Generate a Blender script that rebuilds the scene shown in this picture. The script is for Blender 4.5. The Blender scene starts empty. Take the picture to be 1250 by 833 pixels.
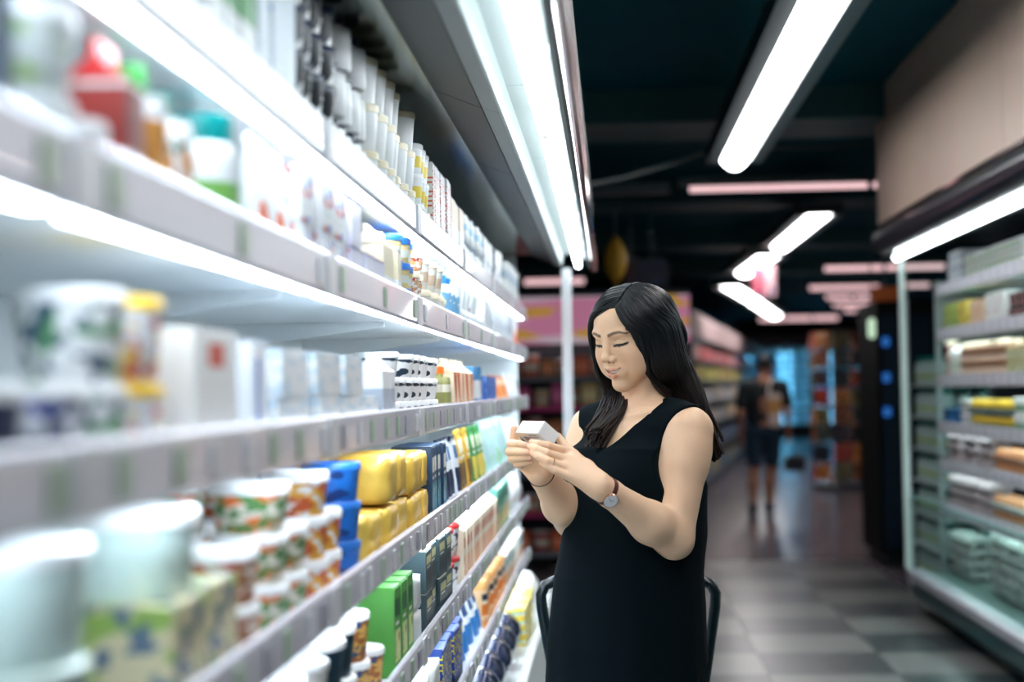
import bpy, bmesh, math, random
import numpy as np
from mathutils import Vector, Matrix

# ------------------------------------------------------------------ camera, world, exposure
SC = bpy.context.scene
COL = SC.collection
FPX = 1910.0                      # focal length in pixels of the 1250 x 833 frame
EYE = Vector((0.0, 0.0, 1.38))
ROLL = 0.018
_cy = Vector(((744 - 625) / FPX, (416.5 - 473) / FPX, 1.0)).normalized()   # aisle direction seen by the camera
_cz = Vector((-ROLL, 1.0, 0.0)); _cz = (_cz - _cy * _cz.dot(_cy)).normalized()
_cx = Vector((_cy.y * _cz.z - _cy.z * _cz.y, _cy.z * _cz.x - _cy.x * _cz.z, _cy.x * _cz.y - _cy.y * _cz.x))
if _cx.x < 0: _cx = -_cx
RIGHT = Vector((_cx.x, _cy.x, _cz.x)); UP = Vector((_cx.y, _cy.y, _cz.y)); FWD = Vector((_cx.z, _cy.z, _cz.z))
cam_d = bpy.data.cameras.new('camera'); cam = bpy.data.objects.new('camera', cam_d); COL.objects.link(cam)
cam_d.sensor_width = 36.0; cam_d.lens = FPX * 36.0 / 1250.0
cam_d.clip_start = 0.05; cam_d.clip_end = 200
m = Matrix((RIGHT, UP, -FWD)).transposed().to_4x4(); m.translation = EYE
cam.matrix_world = m
cam_d.dof.use_dof = True; cam_d.dof.focus_distance = 3.27; cam_d.dof.aperture_fstop = 2.15
SC.camera = cam
SC.view_settings.view_transform = 'Standard'; SC.view_settings.look = 'None'
SC.view_settings.exposure = 1.6; SC.view_settings.gamma = 1.0; SC.view_settings.use_curve_mapping = False
W = bpy.data.worlds.new('world'); SC.world = W; W.use_nodes = True
W.node_tree.nodes['Background'].inputs[0].default_value = (0.02, 0.05, 0.06, 1)
W.node_tree.nodes['Background'].inputs[1].default_value = 0.3
LAMP = dict(canopy=6.0, shelf=6.5, ceiling=5.0, strip=0.36, right=4.5)   # emission of the shop's lamps

def at(px, py, Y):
    d = FWD + RIGHT * ((px - 625) / FPX) + UP * ((416.5 - py) / FPX)
    return EYE + d * (Y / d.y)
def at_x(px, py, X):
    d = FWD + RIGHT * ((px - 625) / FPX) + UP * ((416.5 - py) / FPX)
    return EYE + d * (X / d.x)
def pxs(p):
    d = Vector(p) - EYE; w = d.dot(FWD)
    return (625 + FPX * d.dot(RIGHT) / w, 416.5 - FPX * d.dot(UP) / w)

# ------------------------------------------------------------------ helpers: colour, material
random.seed(7)
def lin(c):
    return tuple((v / 12.92 if v <= 0.04045 else ((v + 0.055) / 1.055) ** 2.4) for v in (x / 255.0 for x in c))
MATS = {}
def mat(name, rgb, rough=0.5, metal=0.0, emit=0.0, emit_rgb=None, alpha=1.0, spec=0.5, trans=0.0, noise=0.0, bump=0.0, nscale=30.0, coat=0.0):
    if name in MATS: return MATS[name]
    mt = bpy.data.materials.new(name); mt.use_nodes = True
    nt = mt.node_tree; b = nt.nodes['Principled BSDF']
    c = lin(rgb) + (1.0,)
    b.inputs['Base Color'].default_value = c
    b.inputs['Roughness'].default_value = rough; b.inputs['Metallic'].default_value = metal
    b.inputs['Specular IOR Level'].default_value = spec
    b.inputs['Transmission Weight'].default_value = trans
    b.inputs['Alpha'].default_value = alpha
    b.inputs['Coat Weight'].default_value = coat
    if emit > 0:
        b.inputs['Emission Color'].default_value = (lin(emit_rgb) if emit_rgb else lin(rgb)) + (1.0,)
        b.inputs['Emission Strength'].default_value = emit
    if noise > 0 or bump > 0:
        tc = nt.nodes.new('ShaderNodeTexCoord'); n = nt.nodes.new('ShaderNodeTexNoise')
        n.inputs['Scale'].default_value = nscale; n.inputs['Detail'].default_value = 4
        nt.links.new(tc.outputs['Object'], n.inputs['Vector'])
        if noise > 0:
            mx = nt.nodes.new('ShaderNodeMix'); mx.data_type = 'RGBA'; mx.blend_type = 'MULTIPLY'
            mx.inputs[0].default_value = noise
            mx.inputs[6].default_value = c
            nt.links.new(n.outputs['Color'], mx.inputs[7]); nt.links.new(mx.outputs[2], b.inputs['Base Color'])
        if bump > 0:
            bp = nt.nodes.new('ShaderNodeBump'); bp.inputs['Strength'].default_value = bump; bp.inputs['Distance'].default_value = 0.01
            nt.links.new(n.outputs['Fac'], bp.inputs['Height']); nt.links.new(bp.outputs[0], b.inputs['Normal'])
    MATS[name] = mt
    return mt
def pmat(base, a=None, b=None, style='blotch', rough=0.4, scale=3.0, thr=0.55, seed=0, band=(0.3, 0.7), trans=0.0):
    """Printed packaging: flat print in the pack's own coordinates."""
    key = ('p', base, a, b, style, rough, scale, thr, seed, band)
    if key in MATS: return MATS[key]
    mt = bpy.data.materials.new('packaging'); mt.use_nodes = True; nt = mt.node_tree; L = nt.links
    p = nt.nodes['Principled BSDF']; p.inputs['Roughness'].default_value = rough
    col = None
    def rgb(c):
        n = nt.nodes.new('ShaderNodeRGB'); n.outputs[0].default_value = lin(c) + (1,); return n.outputs[0]
    tc = nt.nodes.new('ShaderNodeTexCoord')
    mp = nt.nodes.new('ShaderNodeMapping'); L.new(tc.outputs['Generated'], mp.inputs['Vector'])
    mp.inputs['Location'].default_value = (seed * 1.7, seed * 0.9, seed * 2.3)
    sep = nt.nodes.new('ShaderNodeSeparateXYZ'); L.new(tc.outputs['Generated'], sep.inputs[0])
    def math_(op, x, y=0.0):
        n = nt.nodes.new('ShaderNodeMath'); n.operation = op
        for i, v in enumerate((x, y)):
            if isinstance(v, (int, float)): n.inputs[i].default_value = v
            else: L.new(v, n.inputs[i])
        return n.outputs[0]
    def mix(f, c1, c2):
        n = nt.nodes.new('ShaderNodeMix'); n.data_type = 'RGBA'
        L.new(f, n.inputs[0]); L.new(c1, n.inputs[6]); L.new(c2, n.inputs[7]); return n.outputs[2]
    col = rgb(base)
    bandf = math_('MULTIPLY', math_('GREATER_THAN', sep.outputs[2], band[0]), math_('LESS_THAN', sep.outputs[2], band[1]))
    def blot(sc, th, which):
        n = nt.nodes.new('ShaderNodeTexNoise'); n.inputs['Scale'].default_value = sc; n.inputs['Detail'].default_value = 1.5
        L.new(mp.outputs[0], n.inputs['Vector'])
        sp = nt.nodes.new('ShaderNodeSeparateColor'); L.new(n.outputs['Color'], sp.inputs[0])
        return math_('GREATER_THAN', sp.outputs[which], th)
    if style == 'blotch':
        if a: col = mix(blot(scale, thr, 0), col, rgb(a))
        if b: col = mix(blot(scale * 1.3, thr + 0.02, 2), col, rgb(b))
    elif style == 'band':
        if a: col = mix(bandf, col, rgb(a))
        if b: col = mix(math_('MULTIPLY', bandf, blot(scale * 1.6, thr, 1)), col, rgb(b))
    elif style == 'text':
        wv = nt.nodes.new('ShaderNodeTexBrick'); wv.inputs['Scale'].default_value = scale * 4
        wv.inputs['Mortar Size'].default_value = 0.03; wv.inputs['Color1'].default_value = (1, 1, 1, 1)
        wv.inputs['Color2'].default_value = (0, 0, 0, 1); wv.inputs['Mortar'].default_value = (0, 0, 0, 1)
        mp2 = nt.nodes.new('ShaderNodeMapping'); mp2.inputs['Rotation'].default_value = (0, math.pi / 2, math.pi / 2)
        L.new(tc.outputs['Generated'], mp2.inputs['Vector']); L.new(mp2.outputs[0], wv.inputs['Vector'])
        f = math_('MULTIPLY', bandf, math_('GREATER_THAN', wv.outputs['Color'], 0.6))
        if a: col = mix(f, col, rgb(a))
        if b: col = mix(math_('LESS_THAN', sep.outputs[2], band[0] * 0.8), col, rgb(b))
    elif style == 'label':                     # title bar, picture panel and a line of small print
        def rect(y0, y1, z0, z1):
            return math_('MULTIPLY', math_('MULTIPLY', math_('GREATER_THAN', sep.outputs[1], y0), math_('LESS_THAN', sep.outputs[1], y1)),
                         math_('MULTIPLY', math_('GREATER_THAN', sep.outputs[2], z0), math_('LESS_THAN', sep.outputs[2], z1)))
        col = mix(rect(0.12, 0.88, 0.16, 0.52), col, rgb(a))
        if b:
            col = mix(rect(0.14, 0.86, 0.66, 0.86), col, rgb(b))
            col = mix(math_('MULTIPLY', rect(0.2, 0.8, 0.2, 0.48), blot(scale, thr, 0)), col, rgb(b))
        col = mix(rect(0.2, 0.7, 0.57, 0.61), col, rgb((236, 236, 230)))
    elif style == 'patch':
        f = math_('MULTIPLY', math_('GREATER_THAN', sep.outputs[1], 0.3), math_('LESS_THAN', sep.outputs[1], thr))
        f = math_('MULTIPLY', f, bandf); col = mix(f, col, rgb(a))
    elif style == 'slant':
        s = math_('ADD', sep.outputs[1], math_('MULTIPLY', sep.outputs[2], 0.8))
        if a: col = mix(math_('GREATER_THAN', s, 0.95), col, rgb(a))
        if b: col = mix(math_('GREATER_THAN', s, 1.3), col, rgb(b))
    L.new(col, p.inputs['Base Color'])
    MATS[key] = mt
    return mt

# ------------------------------------------------------------------ helpers: mesh
def me_from(verts, faces, name='mesh', smooth=False):
    me = bpy.data.meshes.new(name); me.from_pydata([tuple(v) for v in verts], [], faces); me.update()
    if smooth: me.polygons.foreach_set('use_smooth', [True] * len(me.polygons))
    return me
class MB:
    """collects simple shapes into one mesh"""
    def __init__(s): s.v = []; s.f = []
    def box(s, x0, x1, y0, y1, z0, z1):
        n = len(s.v)
        s.v += [(x0, y0, z0), (x1, y0, z0), (x1, y1, z0), (x0, y1, z0), (x0, y0, z1), (x1, y0, z1), (x1, y1, z1), (x0, y1, z1)]
        s.f += [tuple(n + i for i in q) for q in ((0, 3, 2, 1), (4, 5, 6, 7), (0, 1, 5, 4), (1, 2, 6, 5), (2, 3, 7, 6), (3, 0, 4, 7))]
        return s
    def prism(s, prof, y0, y1):
        """profile of (x, z) points extruded along y"""
        n = len(s.v); k = len(prof)
        s.v += [(x, y0, z) for x, z in prof] + [(x, y1, z) for x, z in prof]
        s.f += [(n + i, n + (i + 1) % k, n + k + (i + 1) % k, n + k + i) for i in range(k)]
        s.f += [tuple(n + i for i in range(k))[::-1], tuple(n + k + i for i in range(k))]
        return s
    def tube(s, pts, r, seg=8, cap=True):
        pts = [Vector(p) for p in pts]; n0 = len(s.v); rs = r if isinstance(r, (list, tuple)) else [r] * len(pts)
        ref = None
        for i, p in enumerate(pts):
            t = (pts[min(i + 1, len(pts) - 1)] - pts[max(i - 1, 0)]).normalized()
            if ref is None: ref = Vector((0, 0, 1)) if abs(t.z) < 0.9 else Vector((1, 0, 0))
            u = (ref - t * ref.dot(t)).normalized(); w = t.cross(u); ref = u
            for k in range(seg):
                a = 2 * math.pi * k / seg
                s.v.append(tuple(p + (u * math.cos(a) + w * math.sin(a)) * rs[i]))
        for i in range(len(pts) - 1):
            for k in range(seg):
                a = n0 + i * seg + k; b = n0 + i * seg + (k + 1) % seg
                s.f.append((a, b, b + seg, a + seg))
        if cap:
            s.f.append(tuple(n0 + k for k in range(seg))[::-1])
            e = n0 + (len(pts) - 1) * seg; s.f.append(tuple(e + k for k in range(seg)))
        return s
    def lathe(s, prof, seg=16, cx=0, cy=0):
        """profile of (radius, z) turned about z; closed at both ends"""
        n0 = len(s.v)
        for r, z in prof:
            for k in range(seg):
                a = 2 * math.pi * k / seg; s.v.append((cx + r * math.cos(a), cy + r * math.sin(a), z))
        for i in range(len(prof) - 1):
            for k in range(seg):
                a = n0 + i * seg + k; b = n0 + i * seg + (k + 1) % seg
                s.f.append((a, b, b + seg, a + seg))
        s.f.append(tuple(n0 + k for k in range(seg))[::-1])
        e = n0 + (len(prof) - 1) * seg; s.f.append(tuple(e + k for k in range(seg)))
        return s
    def mesh(s, name='mesh', smooth=False, bevel=0.0):
        me = me_from(s.v, s.f, name)
        if bevel > 0:
            bm = bmesh.new(); bm.from_mesh(me)
            bmesh.ops.bevel(bm, geom=list(bm.edges), offset=bevel, segments=2, affect='EDGES', clamp_overlap=True)
            bm.to_mesh(me); bm.free()
        if smooth:
            me.polygons.foreach_set('use_smooth', [True] * len(me.polygons))
            if hasattr(me, 'set_sharp_from_angle'): me.set_sharp_from_angle(angle=math.radians(40))
        return me
def obj(name, me, material, parent=None, loc=None, rz=0.0):
    if isinstance(me, MB): me = me.mesh(name)
    o = bpy.data.objects.new(name, me); COL.objects.link(o)
    if material is not None and len(me.materials) == 0: me.materials.append(material)
    if parent is not None: o.parent = parent
    if loc is not None: o.location = loc
    if rz: o.rotation_euler.z = rz
    return o
def tag(o, label, cat, group=None, kind=None):
    o['label'] = label; o['category'] = cat
    if group: o['group'] = group
    if kind: o['kind'] = kind
    return o
def empty(name, loc=(0, 0, 0), rz=0.0):
    o = bpy.data.objects.new(name, None); COL.objects.link(o); o.location = loc; o.rotation_euler.z = rz
    o.empty_display_size = 0.1
    return o
def struct(name, me, material, label=None):
    o = obj(name, me, material); o['kind'] = 'structure'
    if label: o['label'] = label
    return o
ORD = ['first', 'second', 'third', 'fourth', 'fifth', 'sixth', 'seventh', 'eighth', 'ninth', 'tenth', 'eleventh', 'twelfth',
       'thirteenth', 'fourteenth', 'fifteenth', 'sixteenth', 'seventeenth', 'eighteenth', 'nineteenth', 'twentieth']
def ordw(i): return ORD[i] if i < len(ORD) else '%dth' % (i + 1)
# ------------------------------------------------------------------ the shop's shell
H_CEIL = 3.15
M_black = mat('black_paint', (4, 80, 96), 0.7, spec=0.05, noise=0.3, nscale=2)
M_beam = mat('beam_paint', (20, 78, 84), 0.6)
M_floor = mat('floor_vinyl', (112, 102, 110), 0.22, noise=0.35, nscale=3)
M_tl = mat('tile_light', (126, 128, 126), 0.3, noise=0.25, nscale=14)
M_td = mat('tile_dark', (64, 73, 75), 0.3, noise=0.25, nscale=14)
M_wall = mat('wall_pinkgrey', (150, 128, 128), 0.7)
M_darkwall = mat('wall_dark', (10, 38, 46), 0.7)
M_bulk = mat('bulkhead_panel', (214, 192, 176), 0.45, noise=0.15, nscale=4)

floor = struct('floor', MB().box(-4, 12, -4, 45, -0.1, -0.006), M_floor)
ceil = struct('ceiling', MB().box(-4, 12, -4, 45, H_CEIL, H_CEIL + 0.1), M_black)
struct('wall_back', MB().box(-4, 12, 45, 45.1, -0.1, H_CEIL + 0.1), M_wall)
struct('wall_front', MB().box(-4, 12, -4.1, -4, -0.1, H_CEIL + 0.1), M_darkwall)
struct('wall_left', MB().box(-4.1, -4, -4, 45, -0.1, H_CEIL + 0.1), M_darkwall)
struct('wall_right', MB().box(12, 12.1, -4, 45, -0.1, H_CEIL + 0.1), M_darkwall)
# checkered tiles of the near floor
TS = 0.609
tile_me = {}
for nm, mm in (('l', M_tl), ('d', M_td)):
    me = MB().box(-TS / 2 + 0.0015, TS / 2 - 0.0015, -TS / 2 + 0.0015, TS / 2 - 0.0015, -0.006, 0.0).mesh('tile'); me.materials.append(mm); tile_me[nm] = me
for i in range(-2, 4):
    for j in range(-9, 8):
        x = 0.733 + TS * (i + 0.5); y = 7.55 + TS * (j + 0.5)
        if x - TS / 2 > 1.95: continue
        obj('tile', tile_me['d' if (i + j) % 2 == 0 else 'l'], None, floor, (x, y, 0))
# ceiling beams and trunking across the aisle
for k, (y, z0, z1) in enumerate(((5.0, 2.95, 3.15), (9.3, 2.95, 3.15), (13.6, 2.97, 3.15), (17.9, 2.97, 3.15), (22.2, 2.97, 3.15))):
    struct('trim_%d' % (k + 1), MB().box(-4, 12, y, y + 0.75, z0, z1), M_beam)
# bulkhead above the right-hand case
bulk = struct('wall_bulkhead', MB().box(1.66, 3.2, 2.0, 9.62, 2.33, 3.15), M_black)
pan = MB().box(-0.004, 0.004, -0.755, 0.755, -0.41, 0.41).mesh('panel'); pan.materials.append(M_bulk)
for k in range(5):
    obj('panel', pan, None, bulk, (1.653, 9.62 - 0.76 - k * 1.52, 2.74))

# ------------------------------------------------------------------ lamps on the ceiling
M_housing = mat('lamp_housing', (22, 48, 54), 0.4)
M_dif = mat('lamp_diffuser', (250, 244, 242), 0.4, emit=LAMP['ceiling'], emit_rgb=(250, 246, 246))
M_pinktube = mat('strip_tube', (255, 225, 224), 0.4, emit=LAMP['strip'], emit_rgb=(246, 200, 204))
def luminaire(p0, p1, n, w, label, hz=2.69):
    """row of n diffusers from p0 to p1 (x, y) under one housing"""
    a = Vector((p0[0], p0[1], 0)); b = Vector((p1[0], p1[1], 0)); L = (b - a).length
    e = empty('ceiling_light', (a.x, a.y, hz), math.atan2(b.y - a.y, b.x - a.x))
    tag(e, label, 'ceiling light')
    hb = MB(); hw = w * 0.92
    hb.box(-0.03, L + 0.03, -hw, -w / 2, -0.005, 0.09); hb.box(-0.03, L + 0.03, w / 2, hw, -0.005, 0.09)
    hb.box(-0.03, L + 0.03, -w / 2, w / 2, 0.05, 0.09); hb.box(-0.03, 0, -w / 2, w / 2, 0.0, 0.05); hb.box(L, L + 0.03, -w / 2, w / 2, 0.0, 0.05)
    obj('housing', hb, M_housing, e)
    for k in range(n):
        seg = L / n
        pr = []
        for q in range(7):
            t = -1 + 2 * q / 6; pr.append((t * w / 2 * 0.97, 0.006 - 0.060 * (1 - t * t)))
        pr += [(w / 2 * 0.97, 0.03), (-w / 2 * 0.97, 0.03)]
        me = MB().prism(pr, 0.03, seg - 0.03)
        d = obj('diffuser', me.mesh('diffuser'), M_dif, e, (k * seg, 0, 0)); d.rotation_euler.z = -math.pi / 2; d.location = (k * seg, 0, 0)
    for s in (0.15, 0.85):
        obj('hanger', MB().tube([(L * s, 0, 0.09), (L * s, 0, H_CEIL - hz)], 0.006, 6), M_housing, e)
    return e
luminaire((0.755, 0.6), (0.755, 9.22), 7, 0.175, 'long row of white diffusers in the dark housing nearest the camera')
luminaire((1.66, 12.3), (1.66, 15.1), 2, 0.2, 'slanting bright lamp in mid air right of the hanging gold ornament', 2.70)
luminaire((1.64, 16.0), (1.6, 18.4), 2, 0.24, 'bright lamp above the red and blue hanging banners', 2.69)
luminaire((1.58, 20.4), (2.25, 24.2), 2, 0.26, 'upper bright lamp of the diagonal pair over the far gondola', 2.66)
luminaire((2.3, 24.6), (3.1, 29.4), 2, 0.26, 'lower bright lamp of the diagonal pair over the far gondola', 2.66)
luminaire((5.6, 11.5), (5.6, 17.6), 5, 0.2, 'unseen row of diffusers added over the next aisle beyond the right case')  # added outside the frame to light the far end of the shop
def strip(px0, px1, py, Y, label, ntube=2, r=0.022):
    a = at(px0, py, Y); b = at(px1, py, Y); z = a.z; L = b.x - a.x
    e = empty('strip_light', (a.x, Y, z)); tag(e, label, 'strip light', 'strip lights across the ceiling')
    obj('batten', MB().box(-0.05, L + 0.05, -0.03, 0.03, 0.022, 0.075), M_housing, e)
    for k in range(ntube):
        s = L / ntube
        obj('tube', MB().tube([(k * s + 0.02, 0, 0), ((k + 1) * s - 0.02, 0, 0)], r, 8), M_pinktube, e)
        obj('end_cap', MB().box((k + 1) * s - 0.02, (k + 1) * s + 0.0, -0.024, 0.024, -0.02, 0.024), M_housing, e)
    for s in (0.1, 0.9):
        obj('hanger', MB().tube([(L * s, 0, 0.07), (L * s, 0, H_CEIL - z)], 0.005, 6), M_housing, e)
    return e
strip(838, 1290, 231.5, 10.4, 'long thin lamp crossing just below the big diffuser row', 2, 0.02)
e = obj('light_trunking', MB().box(-2.6, 0.42, 10.37, 10.43, 2.66, 2.73), M_housing)
for x_ in (-2.2, -1.0, 0.2): obj('hanger', MB().tube([(x_, 10.4, 2.72), (x_, 10.4, H_CEIL)], 0.005, 6), M_housing, e)
tag(e, 'dark unlit trunking crossing left of the long thin lamp', 'trunking')
strip(1005, 1155, 328, 18.0, 'highest of the pink strip lamps behind the right case post', 2, 0.033)
strip(987, 1074, 351.5, 21.4, 'pink strip lamp second from top in the right cluster', 1, 0.036)
strip(1007, 1076, 362.5, 24.0, 'pink strip lamp third from top in the right cluster', 2, 0.036)
strip(1016, 1074, 372, 27.0, 'pink strip lamp fourth from top in the right cluster', 1, 0.036)
strip(1030, 1062, 379, 29.5, 'shortest pink strip lamp at the bottom of the right cluster', 2, 0.036)
strip(926, 1024, 389.5, 31.5, 'pink strip lamp low over the far blue cooler', 3, 0.05)
strip(638, 715, 344, 18.6, 'pink strip lamp behind the white end post of the left case', 1, 0.04)
strip(1105, 1136, 348.5, 21.4, 'short pink strip lamp seen right of the white glass post', 1, 0.03)
# slack cable under the ceiling
cab = [at(716, 226, 9.0) + Vector((0, 0, 0.0)), at(760, 217, 9.2), at(820, 200, 9.4), at(875, 182, 9.5), at(950, 181, 9.6), at(1010, 180, 9.7), at(1066, 173, 9.8)]
tag(obj('ceiling_cable', MB().tube([tuple(p) for p in cab], 0.012, 6), mat('cable', (48, 60, 62), 0.5)), 'slack dark cable slung beneath the black ceiling', 'cable')
# ------------------------------------------------------------------ left refrigerated case
M_white = mat('enamel_white', (226, 232, 232), 0.35)
M_cove = mat('cove_grey', (128, 138, 136), 0.45)
M_rail = mat('rail_plastic', (230, 230, 240), 0.25, coat=0.3)
M_shelf = mat('shelf_steel', (222, 228, 230), 0.3)
M_led = mat('shelf_led', (255, 255, 255), 0.4, emit=LAMP['shelf'], emit_rgb=(228, 242, 255))
M_tube = mat('canopy_tube', (255, 255, 255), 0.4, emit=LAMP['canopy'], emit_rgb=(238, 248, 255))
M_chrome = mat('chrome', (200, 180, 178), 0.12, 1.0)
M_mirror = mat('stainless_mirror', (96, 112, 104), 0.16, 1.0)
M_duct = mat('duct_dark', (5, 32, 38), 0.45)
M_post = mat('post_white', (216, 218, 222), 0.35)
M_tags = [mat('tag_white', (214, 216, 222), 0.5), mat('tag_green', (168, 190, 168), 0.5), mat('tag_grey', (160, 160, 172), 0.5)]
XF = -0.36                                                 # front of the price rails; case dimensions below already scaled down about the camera
SHELF_Z = [1.735, 1.560, 1.348, 1.130, 0.912, 0.692]      # top edge of the price rail, top shelf first
SURF = [z - 0.034 for z in SHELF_Z]                        # where products stand
DECK = 0.476
Y0, UL, NU = 0.10, 0.96, 7
YE = Y0 + UL * NU
lc = empty('refrigerated_case', (0, 0, 0)); tag(lc, 'long open refrigerated wall case with lit shelves left of the woman', 'display case')
def lpart(name, mb, m_, parent=lc, **k):
    return obj(name, mb.mesh(name, **k), m_, parent)
lpart('back_panel', MB().box(-0.82, -0.80, Y0, YE, 0.4, 1.97), M_white)
lpart('top_panel', MB().box(-0.82, -0.33, Y0, YE, 1.964, 1.976), M_mirror)
lpart('deck', MB().prism([(-0.80, 0.4), (-0.262, 0.4), (-0.262, 0.505), (-0.275, 0.515), (-0.29, 0.505), (-0.29, DECK), (-0.80, DECK)], Y0, YE), M_white)
lpart('front_panel', MB().box(-0.80, -0.275, Y0, YE, 0.1, 0.4), M_white)
lpart('kick_plate', MB().box(-0.78, -0.32, Y0, YE, 0.0, 0.1), M_duct)
for k in range(NU):
    y0 = Y0 + k * UL
    lpart('duct_panel', MB().prism([(-0.328, 1.958), (-0.236, 1.920), (-0.236, 1.94), (-0.328, 1.976)], y0 + 0.002, y0 + UL - 0.002), M_duct)
    lpart('cove_panel', MB().prism([(-0.234, 1.920), (-0.201, 1.9085), (-0.196, 1.910), (-0.188, 1.962), (-0.092, 1.962), (-0.083, 1.901), (-0.075, 1.901), (-0.075, 1.977), (-0.234, 1.977)], y0 + 0.0015, y0 + UL - 0.0015), M_cove)
lpart('fascia', MB().box(-0.074, -0.062, Y0, YE, 1.893, 2.18), M_duct)
lpart('roof', MB().box(-0.82, -0.075, Y0, YE, 1.98, 2.01), M_duct)
lpart('bumper_rail', MB().tube([(-0.057, Y0, 1.895), (-0.057, YE, 1.895)], 0.011, 10), M_chrome)
lpart('bumper_rail', MB().tube([(-0.054, Y0, 1.924), (-0.054, YE, 1.924)], 0.009, 10), M_chrome)
for k in range(7):
    ya = 3.225 - 0.973 * 3 + k * 0.973
    yb = min(ya + 0.955, YE - 0.02)
    if yb - ya < 0.2: continue
    t = obj('lamp_tube', MB().tube([(-0.126, ya, 1.912), (-0.126, yb, 1.912)], 0.0125, 10).mesh('lamp_tube', smooth=True), M_tube, lc)
    cl = MB()
    for yy in (ya + 0.24, yb - 0.24):
        cl.tube([(-0.126, yy, 1.928), (-0.126, yy, 1.962)], 0.005, 6); cl.tube([(-0.126, yy, 1.928), (-0.077, yy, 1.928)], 0.004, 6)
        cl.box(-0.088, -0.077, yy - 0.01, yy + 0.01, 1.914, 1.94)
    obj('tube_clip', cl.mesh('tube_clip'), M_post, t)
    sb = MB(); sb.tube([(-0.126, ya - 0.016, 1.912), (-0.126, ya, 1.912)], 0.0145, 10); obj('tube_socket', sb.mesh('tube_socket'), M_cove, t)
# end of the case: post and end wall
lpart('end_post', MB().box(-0.202, -0.158, YE - 0.023, YE + 0.023, 0.0, 1.9), M_post, bevel=0.006)
lpart('end_wall', MB().box(-0.82, -0.40, YE, YE + 0.015, 0.1, 1.96), M_white)
tag_me = []
for q in range(3):
    me = MB().box(0, 0.002, -0.016, 0.016, -0.016, 0.016).mesh('price_tag'); me.materials.append(M_tags[q]); tag_me.append(me)
for s, zt in enumerate(SHELF_Z):
    for k in range(NU):
        y0 = Y0 + k * UL
        sh = lpart('shelf', MB().box(-0.78, XF - 0.009, y0 + 0.003, y0 + UL - 0.003, zt - 0.047, zt - 0.034), M_shelf)
        # clear-plastic price rail with a lip
        lpart('price_rail', MB().prism([(XF - 0.009, zt), (XF - 0.003, zt + 0.0015), (XF, zt - 0.003), (XF, zt - 0.05), (XF - 0.0045, zt - 0.055), (XF - 0.009, zt - 0.053)], y0 + 0.003, y0 + UL - 0.003), M_rail, sh)
        lpart('shelf_lamp', MB().box(-0.392, -0.371, y0 + 0.03, y0 + UL - 0.03, zt - 0.053, zt - 0.0475), M_led, sh)
        lpart('rail_divider', MB().box(XF, XF + 0.003, y0 + UL - 0.03, y0 + UL + 0.027, zt - 0.054, zt - 0.002), M_post, sh)
        lpart('bracket', MB().prism([(-0.78, zt - 0.1), (-0.78, zt - 0.047), (-0.43, zt - 0.047), (-0.43, zt - 0.057)], y0 + 0.003, y0 + 0.009), M_shelf, sh)
        rr = random.Random(s * 31 + k)
        n = (0, 3, 7, 8, 8, 8)[s]
        for q in range(n):
            yy = y0 + 0.08 + q * (UL - 0.16) / (n - 1) + rr.uniform(-0.02, 0.02)
            tg = obj('price_tag', tag_me[rr.choice((0, 1, 1, 2))], None, sh, (XF + 0.0005, yy, zt - 0.028))

# ------------------------------------------------------------------ right refrigerated case
XR = 1.985
R_Z = [1.965, 1.70, 1.425, 1.145, 0.925, 0.665]        # tops of the price rails
R_SURF = [z - 0.03 for z in R_Z]
R_DECK = 0.24
RY0, RYE = 2.2, 9.62
M_glass = mat('clear_glass', (235, 250, 248), 0.03, trans=1.0)
M_glass.node_tree.nodes['Principled BSDF'].inputs['IOR'].default_value = 1.05
M_navy = mat('canopy_navy', (16, 38, 52), 0.3, coat=0.4)
M_sill = mat('sill_grey', (186, 186, 196), 0.3)
M_base = mat('case_base', (30, 78, 84), 0.35)
M_rtube = mat('right_tube', (255, 255, 255), 0.4, emit=LAMP['right'], emit_rgb=(240, 250, 255))
M_rled = mat('right_shelf_led', (255, 255, 255), 0.4, emit=LAMP['right'] * 0.8, emit_rgb=(225, 250, 248))
rc = empty('refrigerated_case', (0, 0, 0)); tag(rc, 'glass-ended refrigerated egg and dairy case at the right edge', 'display case')
def rpart(name, mb, m_, parent=rc, **k):
    return obj(name, mb.mesh(name, **k), m_, parent)
rpart('back_panel', MB().box(2.72, 2.75, RY0, RYE, 0.15, 2.3), mat('right_back', (176, 196, 194), 0.4))
rpart('kick_plate', MB().box(1.9, 2.72, RY0, RYE, 0.0, 0.09), M_duct)
rpart('base', MB().prism([(1.83, 0.06), (1.87, 0.03), (2.72, 0.03), (2.72, 0.2), (1.83, 0.2), (1.8, 0.17), (1.8, 0.1)], RY0, RYE), M_base)
for k in range(6):
    y1 = RYE - k * 0.62; rpart('sill', MB().prism([(1.775, 0.2), (1.775, 0.245), (1.79, 0.255), (1.86, 0.262), (1.89, 0.24), (1.89, 0.2)], y1 - 0.616, y1), M_sill)
rpart('sill', MB().prism([(1.775, 0.2), (1.775, 0.245), (1.79, 0.255), (1.86, 0.262), (1.89, 0.24), (1.89, 0.2)], RY0, RYE - 3.724), M_sill)
rpart('deck', MB().box(1.89, 2.72, RY0, RYE, 0.2, R_DECK), mat('deck_green', (110, 140, 134), 0.3))
rpart('front_glass', MB().box(1.80, 1.806, RY0, RYE, 0.262, 0.69), M_glass)
rpart('glass_edge', MB().box(1.797, 1.809, RY0, RYE, 0.69, 0.702), mat('glass_edge', (150, 214, 208), 0.1, spec=0.8))
rpart('end_post', MB().box(1.765, 1.80, RYE - 0.02, RYE + 0.02, 0.25, 2.15), mat('post_mint', (206, 224, 220), 0.3), bevel=0.006)
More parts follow.
